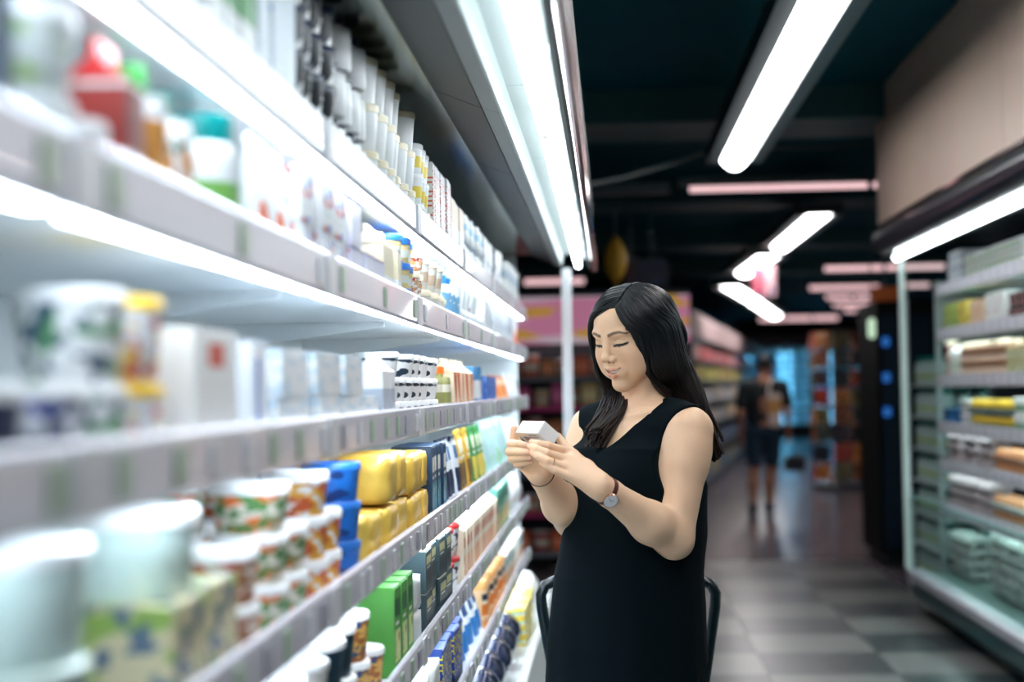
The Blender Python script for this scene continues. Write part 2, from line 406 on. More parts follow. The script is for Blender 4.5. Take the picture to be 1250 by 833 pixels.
rpart('end_glass', MB().box(1.80, 2.72, RYE - 0.004, RYE + 0.004, 0.25, 2.2), M_glass)
# rounded canopy nose with its lamps
nose = []
for q in range(9):
    a = math.pi * (0.5 + q / 8.0); nose.append((1.70 + 0.085 * math.cos(a) * 1.0, 2.245 + 0.085 * math.sin(a)))
rpart('canopy', MB().prism(nose + [(1.75, 2.16), (1.76, 2.2), (2.72, 2.2), (2.72, 2.33)], RY0, RYE + 0.02), M_navy, smooth=True)
rpart('canopy_trim', MB().box(1.648, 1.662, RY0, RYE, 2.325, 2.34), M_chrome)
rpart('canopy_reflector', MB().prism([(1.76, 2.13), (1.90, 2.17), (1.90, 2.18), (1.76, 2.15)], RY0, RYE), M_cove)
yy = RYE - 0.02
for k, L in enumerate((0.28, 0.62, 0.42, 0.75, 0.42, 0.75, 0.9, 0.9, 0.9)):
    t = rpart('lamp_tube', MB().tube([(1.745, yy - 0.035, 2.135), (1.745, yy - L + 0.035, 2.135)], 0.019, 8), M_rtube); yy -= L
    obj('tube_socket', MB().tube([(1.745, yy + 0.018, 2.135), (1.745, yy - 0.018, 2.135)], 0.014, 8).mesh('tube_socket'), M_cove, t)
rtag = MB().box(-0.003, 0, -0.04, 0.04, -0.026, 0.026).mesh('price_tag'); rtag.materials.append(mat('rtag', (206, 208, 216), 0.5))
for s, zt in enumerate(R_Z):
    for k in range(4):
        y1 = RYE - 0.03 - k * 1.2; y0 = y1 - 1.194
        sh = rpart('shelf', MB().box(XR, 2.70, y0, y1, zt - 0.045, zt - 0.03), M_shelf)
        rpart('price_rail', MB().prism([(XR - 0.012, zt - 0.07), (XR, zt - 0.07), (XR, zt), (XR - 0.006, zt)], y0, y1), M_rail, sh)
        rpart('shelf_lamp', MB().box(XR + 0.02, XR + 0.05, y0 + 0.05, y1 - 0.05, zt - 0.056, zt - 0.046), M_rled, sh)
        if k < 3:
            for q in range(7):
                obj('price_tag', rtag, None, sh, (XR - 0.012, y0 + 0.1 + q * 0.165, zt - 0.036))
# ------------------------------------------------------------------ products: one builder per kind of pack
# a pack is a list of (part name, mesh, material); the first is the pack itself, the rest its parts.
# local frame: x = towards the aisle, y = along the shelf, z = up, standing on z = 0, centred in x and y
def withm(me, m_): 
    if len(me.materials) == 0: me.materials.append(m_)
    return me
def k_tub(r, h, body, lid, lid_h=0.012, taper=0.86, seg=16):
    b = MB().lathe([(r * taper * 0.96, 0), (r * taper, 0.004), (r * 0.985, h - lid_h)], seg).mesh('tub', smooth=True)
    l = MB().lathe([(r * 0.985, h - lid_h), (r * 1.02, h - lid_h), (r * 1.02, h - 0.003), (r * 0.97, h), (r * 0.9, h), (r * 0.88, h - 0.0025)], seg).mesh('lid', smooth=True)
    return dict(parts=[('tub', withm(b, body)), ('lid', withm(l, lid))], w=2.05 * r, d=2.05 * r, h=h)
def k_box(w, d, h, m_, lidm=None, bev=0.002):
    b = MB().box(-d / 2, d / 2, -w / 2, w / 2, 0, h).mesh('box', bevel=bev)
    fl = MB().box(-d / 2 * 0.97, d / 2 * 0.97, -w / 2 * 0.985, w / 2 * 0.985, h, h + 0.0012).mesh('flap')
    return dict(parts=[('box', withm(b, m_)), ('flap', withm(fl, lidm or m_))], w=w, d=d, h=h + 0.0014)
def k_bottle(r, h, body, cap, label=None, neck=0.42, caph=0.02, seg=14):
    sh = h * 0.70
    b = MB().lathe([(r * 0.9, 0), (r, 0.006), (r, sh), (r * 0.93, sh + (h - sh) * 0.28), (r * neck, h - caph - 0.012), (r * neck, h - caph)], seg).mesh('bottle', smooth=True)
    c = MB().lathe([(r * neck * 1.18, h - caph), (r * neck * 1.18, h - 0.002), (r * neck * 1.05, h)], seg).mesh('cap', smooth=True)
    ps = [('bottle', withm(b, body)), ('cap', withm(c, cap))]
    if label is not None:
        l = MB().lathe([(r * 1.012, h * 0.14), (r * 1.012, sh * 0.92)], seg).mesh('label', smooth=True); ps.append(('label', withm(l, label)))
    return dict(parts=ps, w=2.04 * r, d=2.04 * r, h=h)
def k_jug(w, h, body, cap):
    prof = [(w * 0.46, 0), (w * 0.5, 0.008), (w * 0.5, h * 0.62), (w * 0.44, h * 0.74), (w * 0.2, h * 0.9), (w * 0.2, h * 0.93)]
    b = MB().lathe(prof, 12).mesh('jug', smooth=True)
    hd = MB().tube([(0, w * 0.2, h * 0.88), (0, w * 0.42, h * 0.86), (0, w * 0.5, h * 0.75), (0, w * 0.47, h * 0.62)], w * 0.07, 8).mesh('handle', smooth=True)
    c = MB().lathe([(w * 0.24, h * 0.92), (w * 0.24, h * 0.995), (w * 0.2, h)], 12).mesh('cap', smooth=True)
    return dict(parts=[('jug', withm(b, body)), ('cap', withm(c, cap)), ('handle', withm(hd, body))], w=w * 1.06, d=w, h=h)
def k_gable(w, h, m_, top, cap=None):
    hb = h * 0.76; w2 = w / 2
    b = MB().box(-w2, w2, -w2, w2, 0, hb).mesh('carton', bevel=0.002)
    g = MB().prism([(-w2, hb), (w2, hb), (0.003, h - 0.014), (0.003, h), (-0.003, h), (-0.003, h - 0.014)], -w2, w2).mesh('gable')
    ps = [('carton', withm(b, m_)), ('gable', withm(g, top))]
    if cap is not None:
        c = MB().tube([(w2 * 0.55, 0, hb + (h - hb) * 0.3), (w2 * 0.95, 0, hb + (h - hb) * 0.62)], w * 0.15, 10).mesh('cap'); ps.append(('cap', withm(c, cap)))
    return dict(parts=ps, w=w, d=w, h=h)
def k_brick(w, d, h, m_, wrinkle=0.002, seed=0):
    """foil-wrapped block: soft edges, slightly crumpled, folded ends"""
    rr = random.Random(seed); nx, ny, nz = 4, 5, 4; mb = MB()
    me = MB().box(-d / 2, d / 2, -w / 2, w / 2, 0, h).mesh('pack')
    bm = bmesh.new(); bm.from_mesh(me)
    bmesh.ops.subdivide_edges(bm, edges=list(bm.edges), cuts=4, use_grid_fill=True)
    for v in bm.verts:
        t = Vector((v.co.x / (d / 2), v.co.y / (w / 2), (v.co.z - h / 2) / (h / 2)))
        e = sorted(abs(c) for c in t)[1]
        pull = 0.006 if e > 0.98 else 0.0
        n = t.normalized()
        v.co -= Vector((n.x, n.y, n.z)) * pull
        v.co += Vector((rr.uniform(-1, 1), rr.uniform(-1, 1), rr.uniform(-1, 1) * (0.3 if abs(t.z) > 0.98 else 1))) * wrinkle
        v.co.z = max(0.0, v.co.z)
    bm.to_mesh(me); bm.free()
    me.polygons.foreach_set('use_smooth', [True] * len(me.polygons))
    f = MB().prism([(-d * 0.3, h * 0.12), (d * 0.3, h * 0.12), (0, h * 0.55)], -w / 2 - 0.0015, -w / 2 + 0.002).mesh('end_fold')
    return dict(parts=[('pack', withm(me, m_)), ('end_fold', withm(f, m_))], w=w + 0.004, d=d + 0.004, h=h + wrinkle)
def k_pouch(w, d, h, m_, seal=None, seed=0, lean=0.0):
    """stand-up pouch: fat bottom, flat crimped top"""
    rr = random.Random(seed); v = []; f = []; ny, nz = 8, 9
    for side in (1, -1):
        for j in range(nz + 1):
            tz = j / nz; bulge = (1 - tz) ** 0.6 * 0.5 * d * (1 if tz < 0.9 else 0.3)
            for i in range(ny + 1):
                ty = -1 + 2 * i / ny; e = max(0.0, 1 - ty ** 4) ** 0.5
                x = side * (bulge * e * (0.94 + rr.uniform(-0.1, 0.06)) + 0.001)
                v.append((x + lean * tz * d, ty * w / 2 * (1 - 0.04 * math.sin(tz * 3.1)), tz * h))
    K = (ny + 1) * (nz + 1)
    for s in (0, 1):
        for j in range(nz):
            for i in range(ny):
                a = s * K + j * (ny + 1) + i; q = (a, a + 1, a + ny + 2, a + ny + 1); f.append(q if s == 0 else q[::-1])
    for j in range(nz):
        for e_, rv in ((0, 0), (ny, 1)):
            a = j * (ny + 1) + e_; b = a + ny + 1; q = (a, b, b + K, a + K); f.append(q if rv == 0 else q[::-1])
    for e_, rv in ((0, 1), (nz, 0)):
        for i in range(ny):
            a = e_ * (ny + 1) + i; q = (a, a + 1, a + 1 + K, a + K); f.append(q if rv else q[::-1])
    me = me_from(v, f, 'pouch', True)
    ps = [('pouch', withm(me, m_))]
    if seal is not None:
        sm = MB().box(lean * d - 0.003, lean * d + 0.003, -w / 2, w / 2, h * 0.92, h).mesh('seal'); ps.append(('seal', withm(sm, seal)))
    return dict(parts=ps, w=w, d=d * 1.02 + abs(lean) * d, h=h)
def k_bag(w, d, h, m_, label=None, seed=0):
    """lumpy pillow bag lying down"""
    rr = random.Random(seed); me = bpy.data.meshes.new('bag'); bm = bmesh.new()
    bmesh.ops.create_icosphere(bm, subdivisions=3, radius=1.0)
    for v in bm.verts:
        c = v.co; sx = math.copysign(abs(c.x) ** 0.6, c.x); sy = math.copysign(abs(c.y) ** 0.6, c.y); sz = c.z * (1 - 0.5 * max(abs(c.x), abs(c.y)) ** 3)
        k = 1 + 0.12 * math.sin(7 * c.x + seed) * math.sin(6 * c.y + 2 * seed) + rr.uniform(-0.05, 0.05)
        v.co = Vector((sx * d / 2, sy * w / 2, h / 2 + sz * k * h / 2))
        v.co.z = max(0.0, min(h, v.co.z))
    bm.to_mesh(me); bm.free(); me.polygons.foreach_set('use_smooth', [True] * len(me.polygons))
    ps = [('bag', withm(me, m_))]
    s1 = MB().box(-d / 2 * 0.8, d / 2 * 0.8, -w / 2 - 0.008, -w / 2 + 0.012, h * 0.42, h * 0.5).mesh('seam'); ps.append(('seam', withm(s1, m_)))
    return dict(parts=ps, w=w + 0.02, d=d * 1.03, h=h)
def k_eggs(w, d, h, m_, eggs=None):
    """pulp egg carton: ridged lid over cupped base"""
    mb = MB(); n = max(2, round(w / 0.05)); base_h = h * 0.45
    for i in range(n):
        for s in (-1, 1):
            cy = -w / 2 + (i + 0.5) * w / n
            mb.lathe([(w / n * 0.28, 0), (w / n * 0.45, base_h)], 8, s * d / 4, cy)
    mb.box(-d / 2, d / 2, -w / 2, w / 2, base_h, base_h + 0.006)
    base = mb.mesh('carton_base')
    l = MB()
    for i in range(n):
        cy0 = -w / 2 + i * w / n; cy1 = cy0 + w / n
        l.prism([(-d / 2 * 0.98, base_h + 0.007), (d / 2 * 0.98, base_h + 0.007), (d / 2 * 0.8, h), (-d / 2 * 0.8, h)], cy0 + 0.003, cy1 - 0.003)
    lid = l.mesh('lid')
    return dict(parts=[('egg_carton', withm(base, m_)), ('lid', withm(lid, eggs or m_))], w=w + 0.004, d=d + 0.004, h=h + 0.001)
def k_tray(w, d, h, m_, eggc):
    """open tray of eggs under a clear lid"""
    t = MB().prism([(-d / 2 * 0.9, 0), (d / 2 * 0.9, 0), (d / 2, h * 0.4), (-d / 2, h * 0.4)], -w / 2, w / 2).mesh('egg_tray')
    ps = [('egg_tray', withm(t, m_))]
    e = MB().lathe([(0.004, h * 0.3), (0.018, h * 0.42), (0.0225, h * 0.62), (0.017, h * 0.85), (0.005, h * 0.98)], 8).mesh('egg', smooth=True); withm(e, eggc)
    n = max(2, int(w / 0.05)); pos = [(s * d / 4, -w / 2 + (i + 0.5) * w / n) for i in range(n) for s in (-1, 1)]
    ps += [('egg', e, p) for p in pos]
    return dict(parts=ps, w=w + 0.004, d=d + 0.004, h=h)

PCOUNT = [0]
def put(kind, name, loc, label, cat, group, rz=0.0, tilt=0.0, size=1.0):
    """one pack standing at loc, with its parts"""
    root = None
    for p in kind['parts']:
        if root is None:
            o = bpy.data.objects.new(name, p[1]); COL.objects.link(o); o.location = loc; o.rotation_euler = (0, tilt, rz); o.scale = (size,) * 3
            root = o; tag(o, label, cat, group)
        else:
            c = bpy.data.objects.new(p[0], p[1]); COL.objects.link(c); c.parent = root
            if len(p) > 2: c.location = (p[2][0], p[2][1], 0)
    PCOUNT[0] += 1
    return root
LEV = {1: [''], 2: ['lower', 'upper'], 3: ['bottom', 'middle', 'top'], 4: ['bottom', 'second-lowest', 'second-highest', 'top'],
       5: ['bottom', 'second-lowest', 'middle', 'second-highest', 'top']}
def run(kind, name, cat, look, where, x_front, z, y_start, y_end, levels=1, rows=1, side=1, gap=0.004, jit=0.009, skip_top=0.0, rz=0.0, maxn=99, size=1.0):
    """columns of one pack along the shelf from y_start until y_end. side=1: aisle is towards +x"""
    rr = random.Random(hash((round(y_start * 1000), round(z * 1000), len(look))) & 0xffff)
    kw, kd_, kh = kind['w'] * size, kind['d'] * size, kind['h'] * size
    pitch = kw + gap; n = min(maxn, max(1, int((y_end - y_start + gap) / pitch)))
    gap = max(gap, 0.04 * kd_); pitch = max(kw + gap, min((y_end - y_start) / n, pitch * 1.25))
    for c in range(n):
        top = levels - (1 if levels > 1 and rr.random() < skip_top else 0)
        dx = rr.uniform(0, jit)
        for r in range(rows):
            for l in range(top):
                turn = rr.uniform(-0.035, 0.035)
                x = x_front - side * (kd_ / 2 + r * (kd_ + gap) + dx + rr.uniform(0, 0.002))
                y = y_start + pitch * (c + 0.5)
                lev = LEV[levels][l] + ' ' if levels > 1 else ''
                colw = ('in %s stack' % ordw(c)) if levels > 1 else ('%s in row' % ordw(c))
                if n == 1: colw = 'of the stack' if levels > 1 else ''
                rw = 'back row, ' if r == 1 else ('rearmost, ' if r > 1 else '')
                lab = ('%s, %s%s%s, %s' % (look, rw, lev, colw, where)).replace(' ,', ',').replace(',,', ',').replace('  ', ' ')
                put(kind, name, (x, y, z + l * kh + 0.0005), lab, cat, '%s %s' % (look, where), rz=(0 if side == 1 else math.pi) + rz + turn, size=size)
    return y_start + n * pitch
# ------------------------------------------------------------------ what stands on the left case
WHT = (238, 240, 240); CRM = (240, 228, 198); NAV = (20, 34, 66); TEA = (0, 122, 120); YEL = (236, 196, 66); ORA = (236, 120, 48)
RED = (196, 44, 44); BLU = (38, 108, 190); GRN = (64, 150, 74); BRN = (150, 92, 54); PUR = (92, 60, 140); BLK = (18, 26, 34); PAL = (206, 224, 216)
m_wht = mat('plastic_white', WHT, 0.35); m_crm = mat('plastic_cream', CRM, 0.4); m_nav = mat('plastic_navy', NAV, 0.3); m_tea = mat('plastic_teal', TEA, 0.35)
m_blu = mat('plastic_blue', BLU, 0.35); m_pal = mat('plastic_pale_green', PAL, 0.2); m_red = mat('plastic_red', RED, 0.35); m_grn = mat('plastic_green', GRN, 0.4)
m_pur = mat('plastic_purple', PUR, 0.4); m_yel = mat('plastic_yellow', YEL, 0.35); m_gold = mat('foil_gold', (238, 200, 92), 0.28, 0.25, bump=0.25, nscale=25)
m_brn = mat('plastic_brown', BRN, 0.4); m_ora = mat('plastic_orange', ORA, 0.4); m_blk = mat('plastic_black', BLK, 0.3)
m_clear = mat('plastic_clear', (208, 230, 224), 0.12, coat=0.5)
KIND = {}
SIZE = [0.85, 1.08, 0.87, 0.98, 0.98, 0.98, 0.90]     # pack size on each shelf against the builders' nominal sizes
def px_y(px, X=0.383): return 1910.0 * X / (744.0 - px)
SHELFNAME = ['top left shelf', 'second left shelf', 'third left shelf', 'fourth left shelf', 'fifth left shelf', 'sixth left shelf', 'left case deck']
def L(s, px0, px1, kind, name, cat, look, levels=1, rows=1, dz=0.0, rz=0.0, skip=0.18, maxn=99, gap=0.004, xoff=0.0):
    xf = (XF - 0.015 if s < 6 else -0.305) - xoff
    z = (SURF[s] if s < 6 else DECK) + dz * SIZE[s]
    X = 0.383 if s < 6 else 0.322
    if min(px_y(px1, X), YE - 0.04) - px_y(px0, X) < kind['w'] * SIZE[s] * 0.8: return
    run(kind, name, cat, look, SHELFNAME[s], xf, z, px_y(px0, X), min(px_y(px1, X), YE - 0.04), levels, rows, rz=rz, skip_top=skip, maxn=maxn, gap=gap, size=SIZE[s])
# top shelf
L(0, 245, 306, k_gable(0.075, 0.22, pmat(WHT, GRN, None, 'band', band=(0.5, 0.85)), m_grn), 'milk_carton', 'carton', 'white gable carton with green band', 1)
L(0, 306, 362, k_box(0.085, 0.08, 0.24, pmat((228, 238, 246), (120, 178, 224), None, 'blotch', thr=0.6)), 'tall_box', 'box', 'tall pale blue and white box', 1)
L(0, 362, 417, k_tub(0.037, 0.066, pmat(BLK, WHT, None, 'blotch', scale=2.2, thr=0.56, seed=3), m_nav), 'yogurt_tub', 'tub', 'black tub with white emblem', 4)
L(0, 418, 456, k_bottle(0.036, 0.098, m_wht, m_nav, None, neck=0.55, caph=0.014), 'drink_bottle', 'bottle', 'white bottle with navy cap', 3)
L(0, 457, 513, k_tub(0.052, 0.093, m_wht, m_crm, 0.016), 'large_tub', 'tub', 'large white tub with cream lid', 3)
L(0, 514, 530, k_tub(0.04, 0.074, pmat(WHT, (240, 214, 90), None, 'band', band=(0.25, 0.7)), m_wht), 'yogurt_tub', 'tub', 'white tub with yellow band', 3)
L(0, 530, 552, k_box(0.055, 0.09, 0.215, pmat(WHT, (220, 86, 52), NAV, 'text', scale=2.2, band=(0.28, 0.9))), 'tall_box', 'box', 'tall white box with orange lettering', 1)
L(0, 552, 568, k_box(0.12, 0.1, 0.18, pmat((222, 200, 176), WHT, None, 'band', band=(0.2, 0.6))), 'carton_box', 'box', 'tan and white box', 1)
L(0, 568, 592, k_bottle(0.042, 0.105, m_wht, m_blu, pmat(WHT, (160, 200, 230), None, 'band')), 'drink_bottle', 'bottle', 'white bottle with blue cap', 2)
L(0, 592, 612, k_box(0.13, 0.1, 0.09, pmat((236, 238, 240), (190, 198, 214), None, 'blotch')), 'carton_box', 'box', 'plain greyish white box', 2)
L(0, 612, 640, k_tub(0.06, 0.1, pmat(WHT, (190, 206, 220), None, 'band'), m_wht), 'large_tub', 'tub', 'white tub with grey band', 2, skip=0.3)
# second shelf
L(1, -150, 40, k_box(0.13, 0.1, 0.125, pmat((44, 66, 104), (60, 132, 168), (150, 176, 190), 'blotch', thr=0.5)), 'carton_box', 'box', 'dark blue patterned box', 1)
L(1, 40, 98, k_tub(0.042, 0.06, pmat((222, 228, 224), (170, 200, 130), None, 'blotch'), m_wht), 'yogurt_tub', 'tub', 'white tub with pale green print', 2)
L(1, 98, 136, k_tub(0.034, 0.058, pmat((236, 232, 232), (226, 120, 112), None, 'blotch', thr=0.52), m_wht), 'yogurt_tub', 'tub', 'white tub with pink print', 2)
L(1, 136, 172, k_gable(0.05, 0.128, pmat((232, 228, 226), (150, 48, 44), None, 'band', band=(0.45, 0.95)), m_red), 'milk_carton', 'carton', 'white carton with dark red band', 1)
L(1, 172, 216, k_bottle(0.032, 0.128, m_wht, m_grn, pmat((226, 160, 80), (196, 96, 44), None, 'blotch')), 'drink_bottle', 'bottle', 'green-capped bottle with orange label', 1)
L(1, 216, 264, k_bottle(0.034, 0.126, m_wht, mat('plastic_darkgreen', (22, 84, 74), 0.4), pmat(WHT, (60, 110, 90), (226, 150, 60), 'blotch', thr=0.5)), 'drink_bottle', 'bottle', 'white bottle with dark green cap', 1)
L(1, 264, 318, k_bottle(0.042, 0.13, m_wht, m_tea, pmat(WHT, (126, 184, 92), None, 'band', band=(0.1, 0.7)), neck=0.75, caph=0.034), 'drink_bottle', 'bottle', 'white bottle with wide teal cap', 1, gap=0.012)
L(1, 318, 366, k_pouch(0.09, 0.05, 0.135, pmat(WHT, (232, 108, 58), None, 'blotch', thr=0.6, scale=2.5), m_wht), 'food_pouch', 'pouch', 'white pouch with orange streak', 1, rows=2)
L(1, 366, 426, k_box(0.085, 0.07, 0.064, pmat(WHT, (216, 70, 52), (60, 120, 214), 'blotch', scale=4, thr=0.6, seed=2)), 'carton_box', 'box', 'white box with red and blue dots', 2)
L(1, 426, 467, k_box(0.088, 0.07, 0.064, pmat((222, 222, 236), (216, 104, 72), None, 'blotch', thr=0.66), m_pur), 'carton_box', 'box', 'white box with purple top', 2)
L(1, 467, 488, k_gable(0.06, 0.13, pmat(CRM, WHT, None, 'band', band=(0, 0.5)), m_crm), 'milk_carton', 'carton', 'cream gable carton', 1)
L(1, 488, 509, k_tub(0.034, 0.045, pmat((238, 216, 150), (240, 240, 230), None, 'band'), m_blu, 0.012), 'small_jar', 'jar', 'small yellow jar with blue lid', 3)
L(1, 509, 523, k_tub(0.034, 0.044, pmat(WHT, (200, 70, 50), (220, 170, 120), 'blotch', thr=0.5), m_crm), 'yogurt_tub', 'tub', 'small red and white tub', 3)
L(1, 523, 549, k_tub(0.048, 0.064, pmat((240, 236, 226), (226, 200, 176), None, 'band'), m_crm), 'yogurt_tub', 'tub', 'ivory cup with cream lid', 2)
L(1, 549, 563, k_bottle(0.04, 0.13, m_wht, m_blu, pmat((120, 180, 220), WHT, None, 'blotch')), 'drink_bottle', 'bottle', 'blue-labelled white bottle', 1)
L(1, 563, 592, k_tub(0.05, 0.062, pmat(WHT, (150, 56, 66), None, 'blotch', thr=0.58), m_wht), 'yogurt_tub', 'tub', 'white tub with maroon print', 2)
L(1, 592, 628, k_box(0.12, 0.1, 0.12, pmat((234, 238, 242), (206, 214, 228), None, 'blotch')), 'carton_box', 'box', 'off-white plain box', 1)
L(1, 628, 650, k_pouch(0.13, 0.06, 0.13, pmat((232, 104, 52), WHT, None, 'blotch'), m_ora), 'food_pouch', 'pouch', 'bright orange pouch', 1)
# third shelf
L(2, -150, 52, k_tub(0.052, 0.085, pmat(NAV, (206, 60, 80), None, 'blotch', thr=0.6), m_wht), 'yogurt_tub', 'tub', 'navy tub with red print', 2)
L(2, 52, 112, k_tub(0.05, 0.085, pmat((30, 46, 90), (50, 70, 170), (230, 232, 236), 'blotch', thr=0.52), m_wht), 'yogurt_tub', 'tub', 'blue tub with white lid', 2)
L(2, 112, 160, k_tub(0.048, 0.085, pmat((60, 84, 110), (90, 150, 100), WHT, 'blotch', thr=0.5, seed=4), m_wht), 'yogurt_tub', 'tub', 'grey-green tub with white lid', 2)
L(2, 160, 214, k_tub(0.05, 0.085, pmat((236, 238, 242), (236, 200, 120), (206, 80, 84), 'blotch', thr=0.54, seed=1), m_yel), 'yogurt_tub', 'tub', 'white tub with yellow lid', 2)
L(2, 214, 302, k_box(0.2, 0.12, 0.145, pmat((240, 242, 242), (214, 72, 42), None, 'patch', band=(0.72, 0.9), thr=0.66)), 'carton_box', 'box', 'wide white box with red patch', 1)
L(2, 302, 336, k_box(0.09, 0.1, 0.14, pmat((236, 240, 246), (46, 120, 210), None, 'patch', band=(0.15, 0.85), thr=0.52)), 'carton_box', 'box', 'white box with blue patch', 1)
L(2, 336, 462, k_box(0.2, 0.14, 0.066, pmat((236, 240, 242), (206, 224, 236), None, 'blotch', thr=0.52)), 'carton_box', 'box', 'large plain white carton', 2)
L(2, 462, 481, k_gable(0.06, 0.15, pmat((236, 238, 240), (180, 188, 200), None, 'band'), m_wht), 'milk_carton', 'carton', 'narrow white gable carton', 1)
L(2, 481, 538, k_tub(0.047, 0.052, pmat((240, 240, 240), (44, 62, 78), None, 'blotch', scale=2.6, thr=0.55), m_wht), 'yogurt_tub', 'tub', 'white tub with dark slate print', 3)
L(2, 538, 551, k_bottle(0.035, 0.14, mat('glass_olive', (176, 176, 120), 0.25), m_ora, pmat((230, 226, 206), (150, 150, 90), None, 'band')), 'drink_bottle', 'bottle', 'olive bottle with orange cap', 1)
L(2, 551, 577, k_gable(0.075, 0.165, pmat((240, 222, 196), (226, 112, 52), None, 'slant'), m_crm), 'milk_carton', 'carton', 'cream carton with orange slant', 1)
L(2, 577, 587, k_box(0.08, 0.09, 0.15, pmat((70, 140, 190), WHT, None, 'band')), 'tall_box', 'box', 'pale blue banded box', 1)
L(2, 587, 605, k_box(0.12, 0.09, 0.12, pmat((72, 112, 190), (120, 160, 220), None, 'blotch')), 'carton_box', 'box', 'solid blue box', 1)
L(2, 605, 622, k_pouch(0.14, 0.07, 0.13, pmat((232, 140, 66), (240, 220, 190), None, 'blotch'), m_ora), 'food_pouch', 'pouch', 'orange and cream pouch', 1)
L(2, 622, 650, k_pouch(0.15, 0.07, 0.15, pmat((234, 238, 240), (200, 214, 220), None, 'blotch'), m_wht), 'food_pouch', 'pouch', 'white crinkled pouch', 1)
# fourth shelf
L(3, -150, 20, k_tub(0.07, 0.1, pmat((120, 84, 56), (236, 236, 236), None, 'blotch'), m_wht), 'large_tub', 'tub', 'brown tub with white lid', 1)
L(3, 20, 190, k_tub(0.078, 0.095, mat('tub_dark_teal', (28, 72, 70), 0.35), m_pal), 'large_tub', 'tub', 'dark teal tub with pale lid', 1)
L(3, 20, 190, k_tub(0.08, 0.085, m_clear, m_wht, 0.014, taper=0.93), 'clear_tub', 'tub', 'clear pale green tub', 1, dz=0.0965)
L(3, 190, 286, k_box(0.115, 0.1, 0.1, pmat((206, 196, 160), (140, 170, 84), (90, 110, 130), 'blotch', thr=0.54)), 'carton_box', 'box', 'beige box with green print', 1)
L(3, 190, 286, k_tub(0.078, 0.08, m_clear, m_wht, 0.014, taper=0.93), 'clear_tub', 'tub', 'low clear tub on beige boxes', 1, dz=0.1025)
L(3, 288, 334, k_tub(0.046, 0.06, pmat((168, 110, 76), (190, 60, 48), (226, 220, 206), 'blotch', thr=0.52), m_wht), 'yogurt_tub', 'tub', 'brown and red tub', 3, rows=2)
L(3, 334, 386, k_tub(0.048, 0.06, pmat((226, 220, 206), (230, 120, 56), (90, 140, 84), 'blotch', thr=0.5), m_wht), 'yogurt_tub', 'tub', 'orange fruit tub with white lid', 3, rows=2)
L(3, 386, 426, k_tub(0.046, 0.06, pmat((232, 172, 66), (206, 100, 60), WHT, 'blotch', thr=0.55, seed=5), m_wht, 0.014), 'yogurt_tub', 'tub', 'golden tub with white lid', 3, rows=2)
L(3, 426, 446, k_tub(0.046, 0.06, pmat((34, 110, 196), (30, 60, 120), None, 'blotch'), m_blu), 'yogurt_tub', 'tub', 'bright blue tub', 3, rows=2)
L(3, 447, 498, k_brick(0.14, 0.11, 0.087, m_gold, seed=1), 'butter_block', 'foil block', 'large gold foil block', 2, rows=2, gap=0.006)
L(3, 498, 523, k_brick(0.09, 0.08, 0.08, m_gold, seed=2), 'butter_block', 'foil block', 'small gold foil block', 2, rows=2, gap=0.006)
L(3, 523, 542, k_box(0.07, 0.09, 0.165, pmat((34, 62, 92), (60, 140, 160), (226, 226, 216), 'label')), 'tall_box', 'box', 'dark blue and teal carton', 1)
L(3, 542, 563, k_pouch(0.1, 0.06, 0.17, pmat((226, 230, 236), NAV, (60, 110, 160), 'label'), m_nav), 'food_pouch', 'pouch', 'white pouch with navy panel', 1)
L(3, 563, 579, k_pouch(0.1, 0.06, 0.18, pmat((206, 166, 66), (120, 90, 50), (236, 226, 190), 'label'), m_yel), 'food_pouch', 'pouch', 'mustard pouch', 1)
L(3, 579, 593, k_pouch(0.11, 0.06, 0.18, pmat((60, 140, 70), (226, 200, 90), (236, 236, 210), 'label'), m_grn), 'food_pouch', 'pouch', 'green pouch', 1)
L(3, 593, 622, k_pouch(0.16, 0.09, 0.19, pmat((186, 222, 222), (150, 200, 150), None, 'blotch'), m_pal), 'food_pouch', 'pouch', 'large pale teal pouch', 1)
L(3, 622, 650, k_bag(0.2, 0.14, 0.16, pmat(WHT, (206, 220, 226), None, 'blotch')), 'snack_bag', 'bag', 'white puffy bag', 1)
# fifth shelf
L(4, 250, 400, k_tub(0.055, 0.075, pmat((222, 222, 216), (140, 170, 110), None, 'band'), m_wht), 'yogurt_tub', 'tub', 'pale tub with green band', 2, rows=2)
L(4, 400, 440, k_tub(0.056, 0.078, pmat((20, 48, 62), (40, 90, 120), None, 'blotch'), m_wht), 'yogurt_tub', 'tub', 'dark navy tub with white lid', 2, rows=2)
L(4, 440, 474, k_tub(0.05, 0.078, pmat((176, 110, 60), (50, 90, 140), (226, 180, 90), 'blotch', thr=0.5), m_wht), 'yogurt_tub', 'tub', 'brown and blue tub', 2, rows=2)
L(4, 474, 500, k_box(0.075, 0.1, 0.16, pmat((84, 156, 70), (214, 226, 150), (40, 96, 60), 'label')), 'tall_box', 'box', 'bright green box', 1)
L(4, 500, 512, k_brick(0.1, 0.14, 0.07, mat('foil_white', (232, 236, 236), 0.3, 0.2, bump=0.2), seed=3), 'butter_block', 'foil block', 'white foil block', 2, rows=2)
L(4, 512, 546, k_box(0.12, 0.12, 0.088, pmat((64, 86, 92), (40, 56, 62), (206, 204, 150), 'label', thr=0.62), mat('box_cream', (236, 228, 190), 0.5)), 'carton_box', 'box', 'slate grey box with cream top', 2, rows=2)
L(4, 546, 562, k_tub(0.06, 0.085, pmat(WHT, (196, 184, 90), NAV, 'blotch', thr=0.55), m_red), 'large_tub', 'tub', 'white tub with red lid', 2)
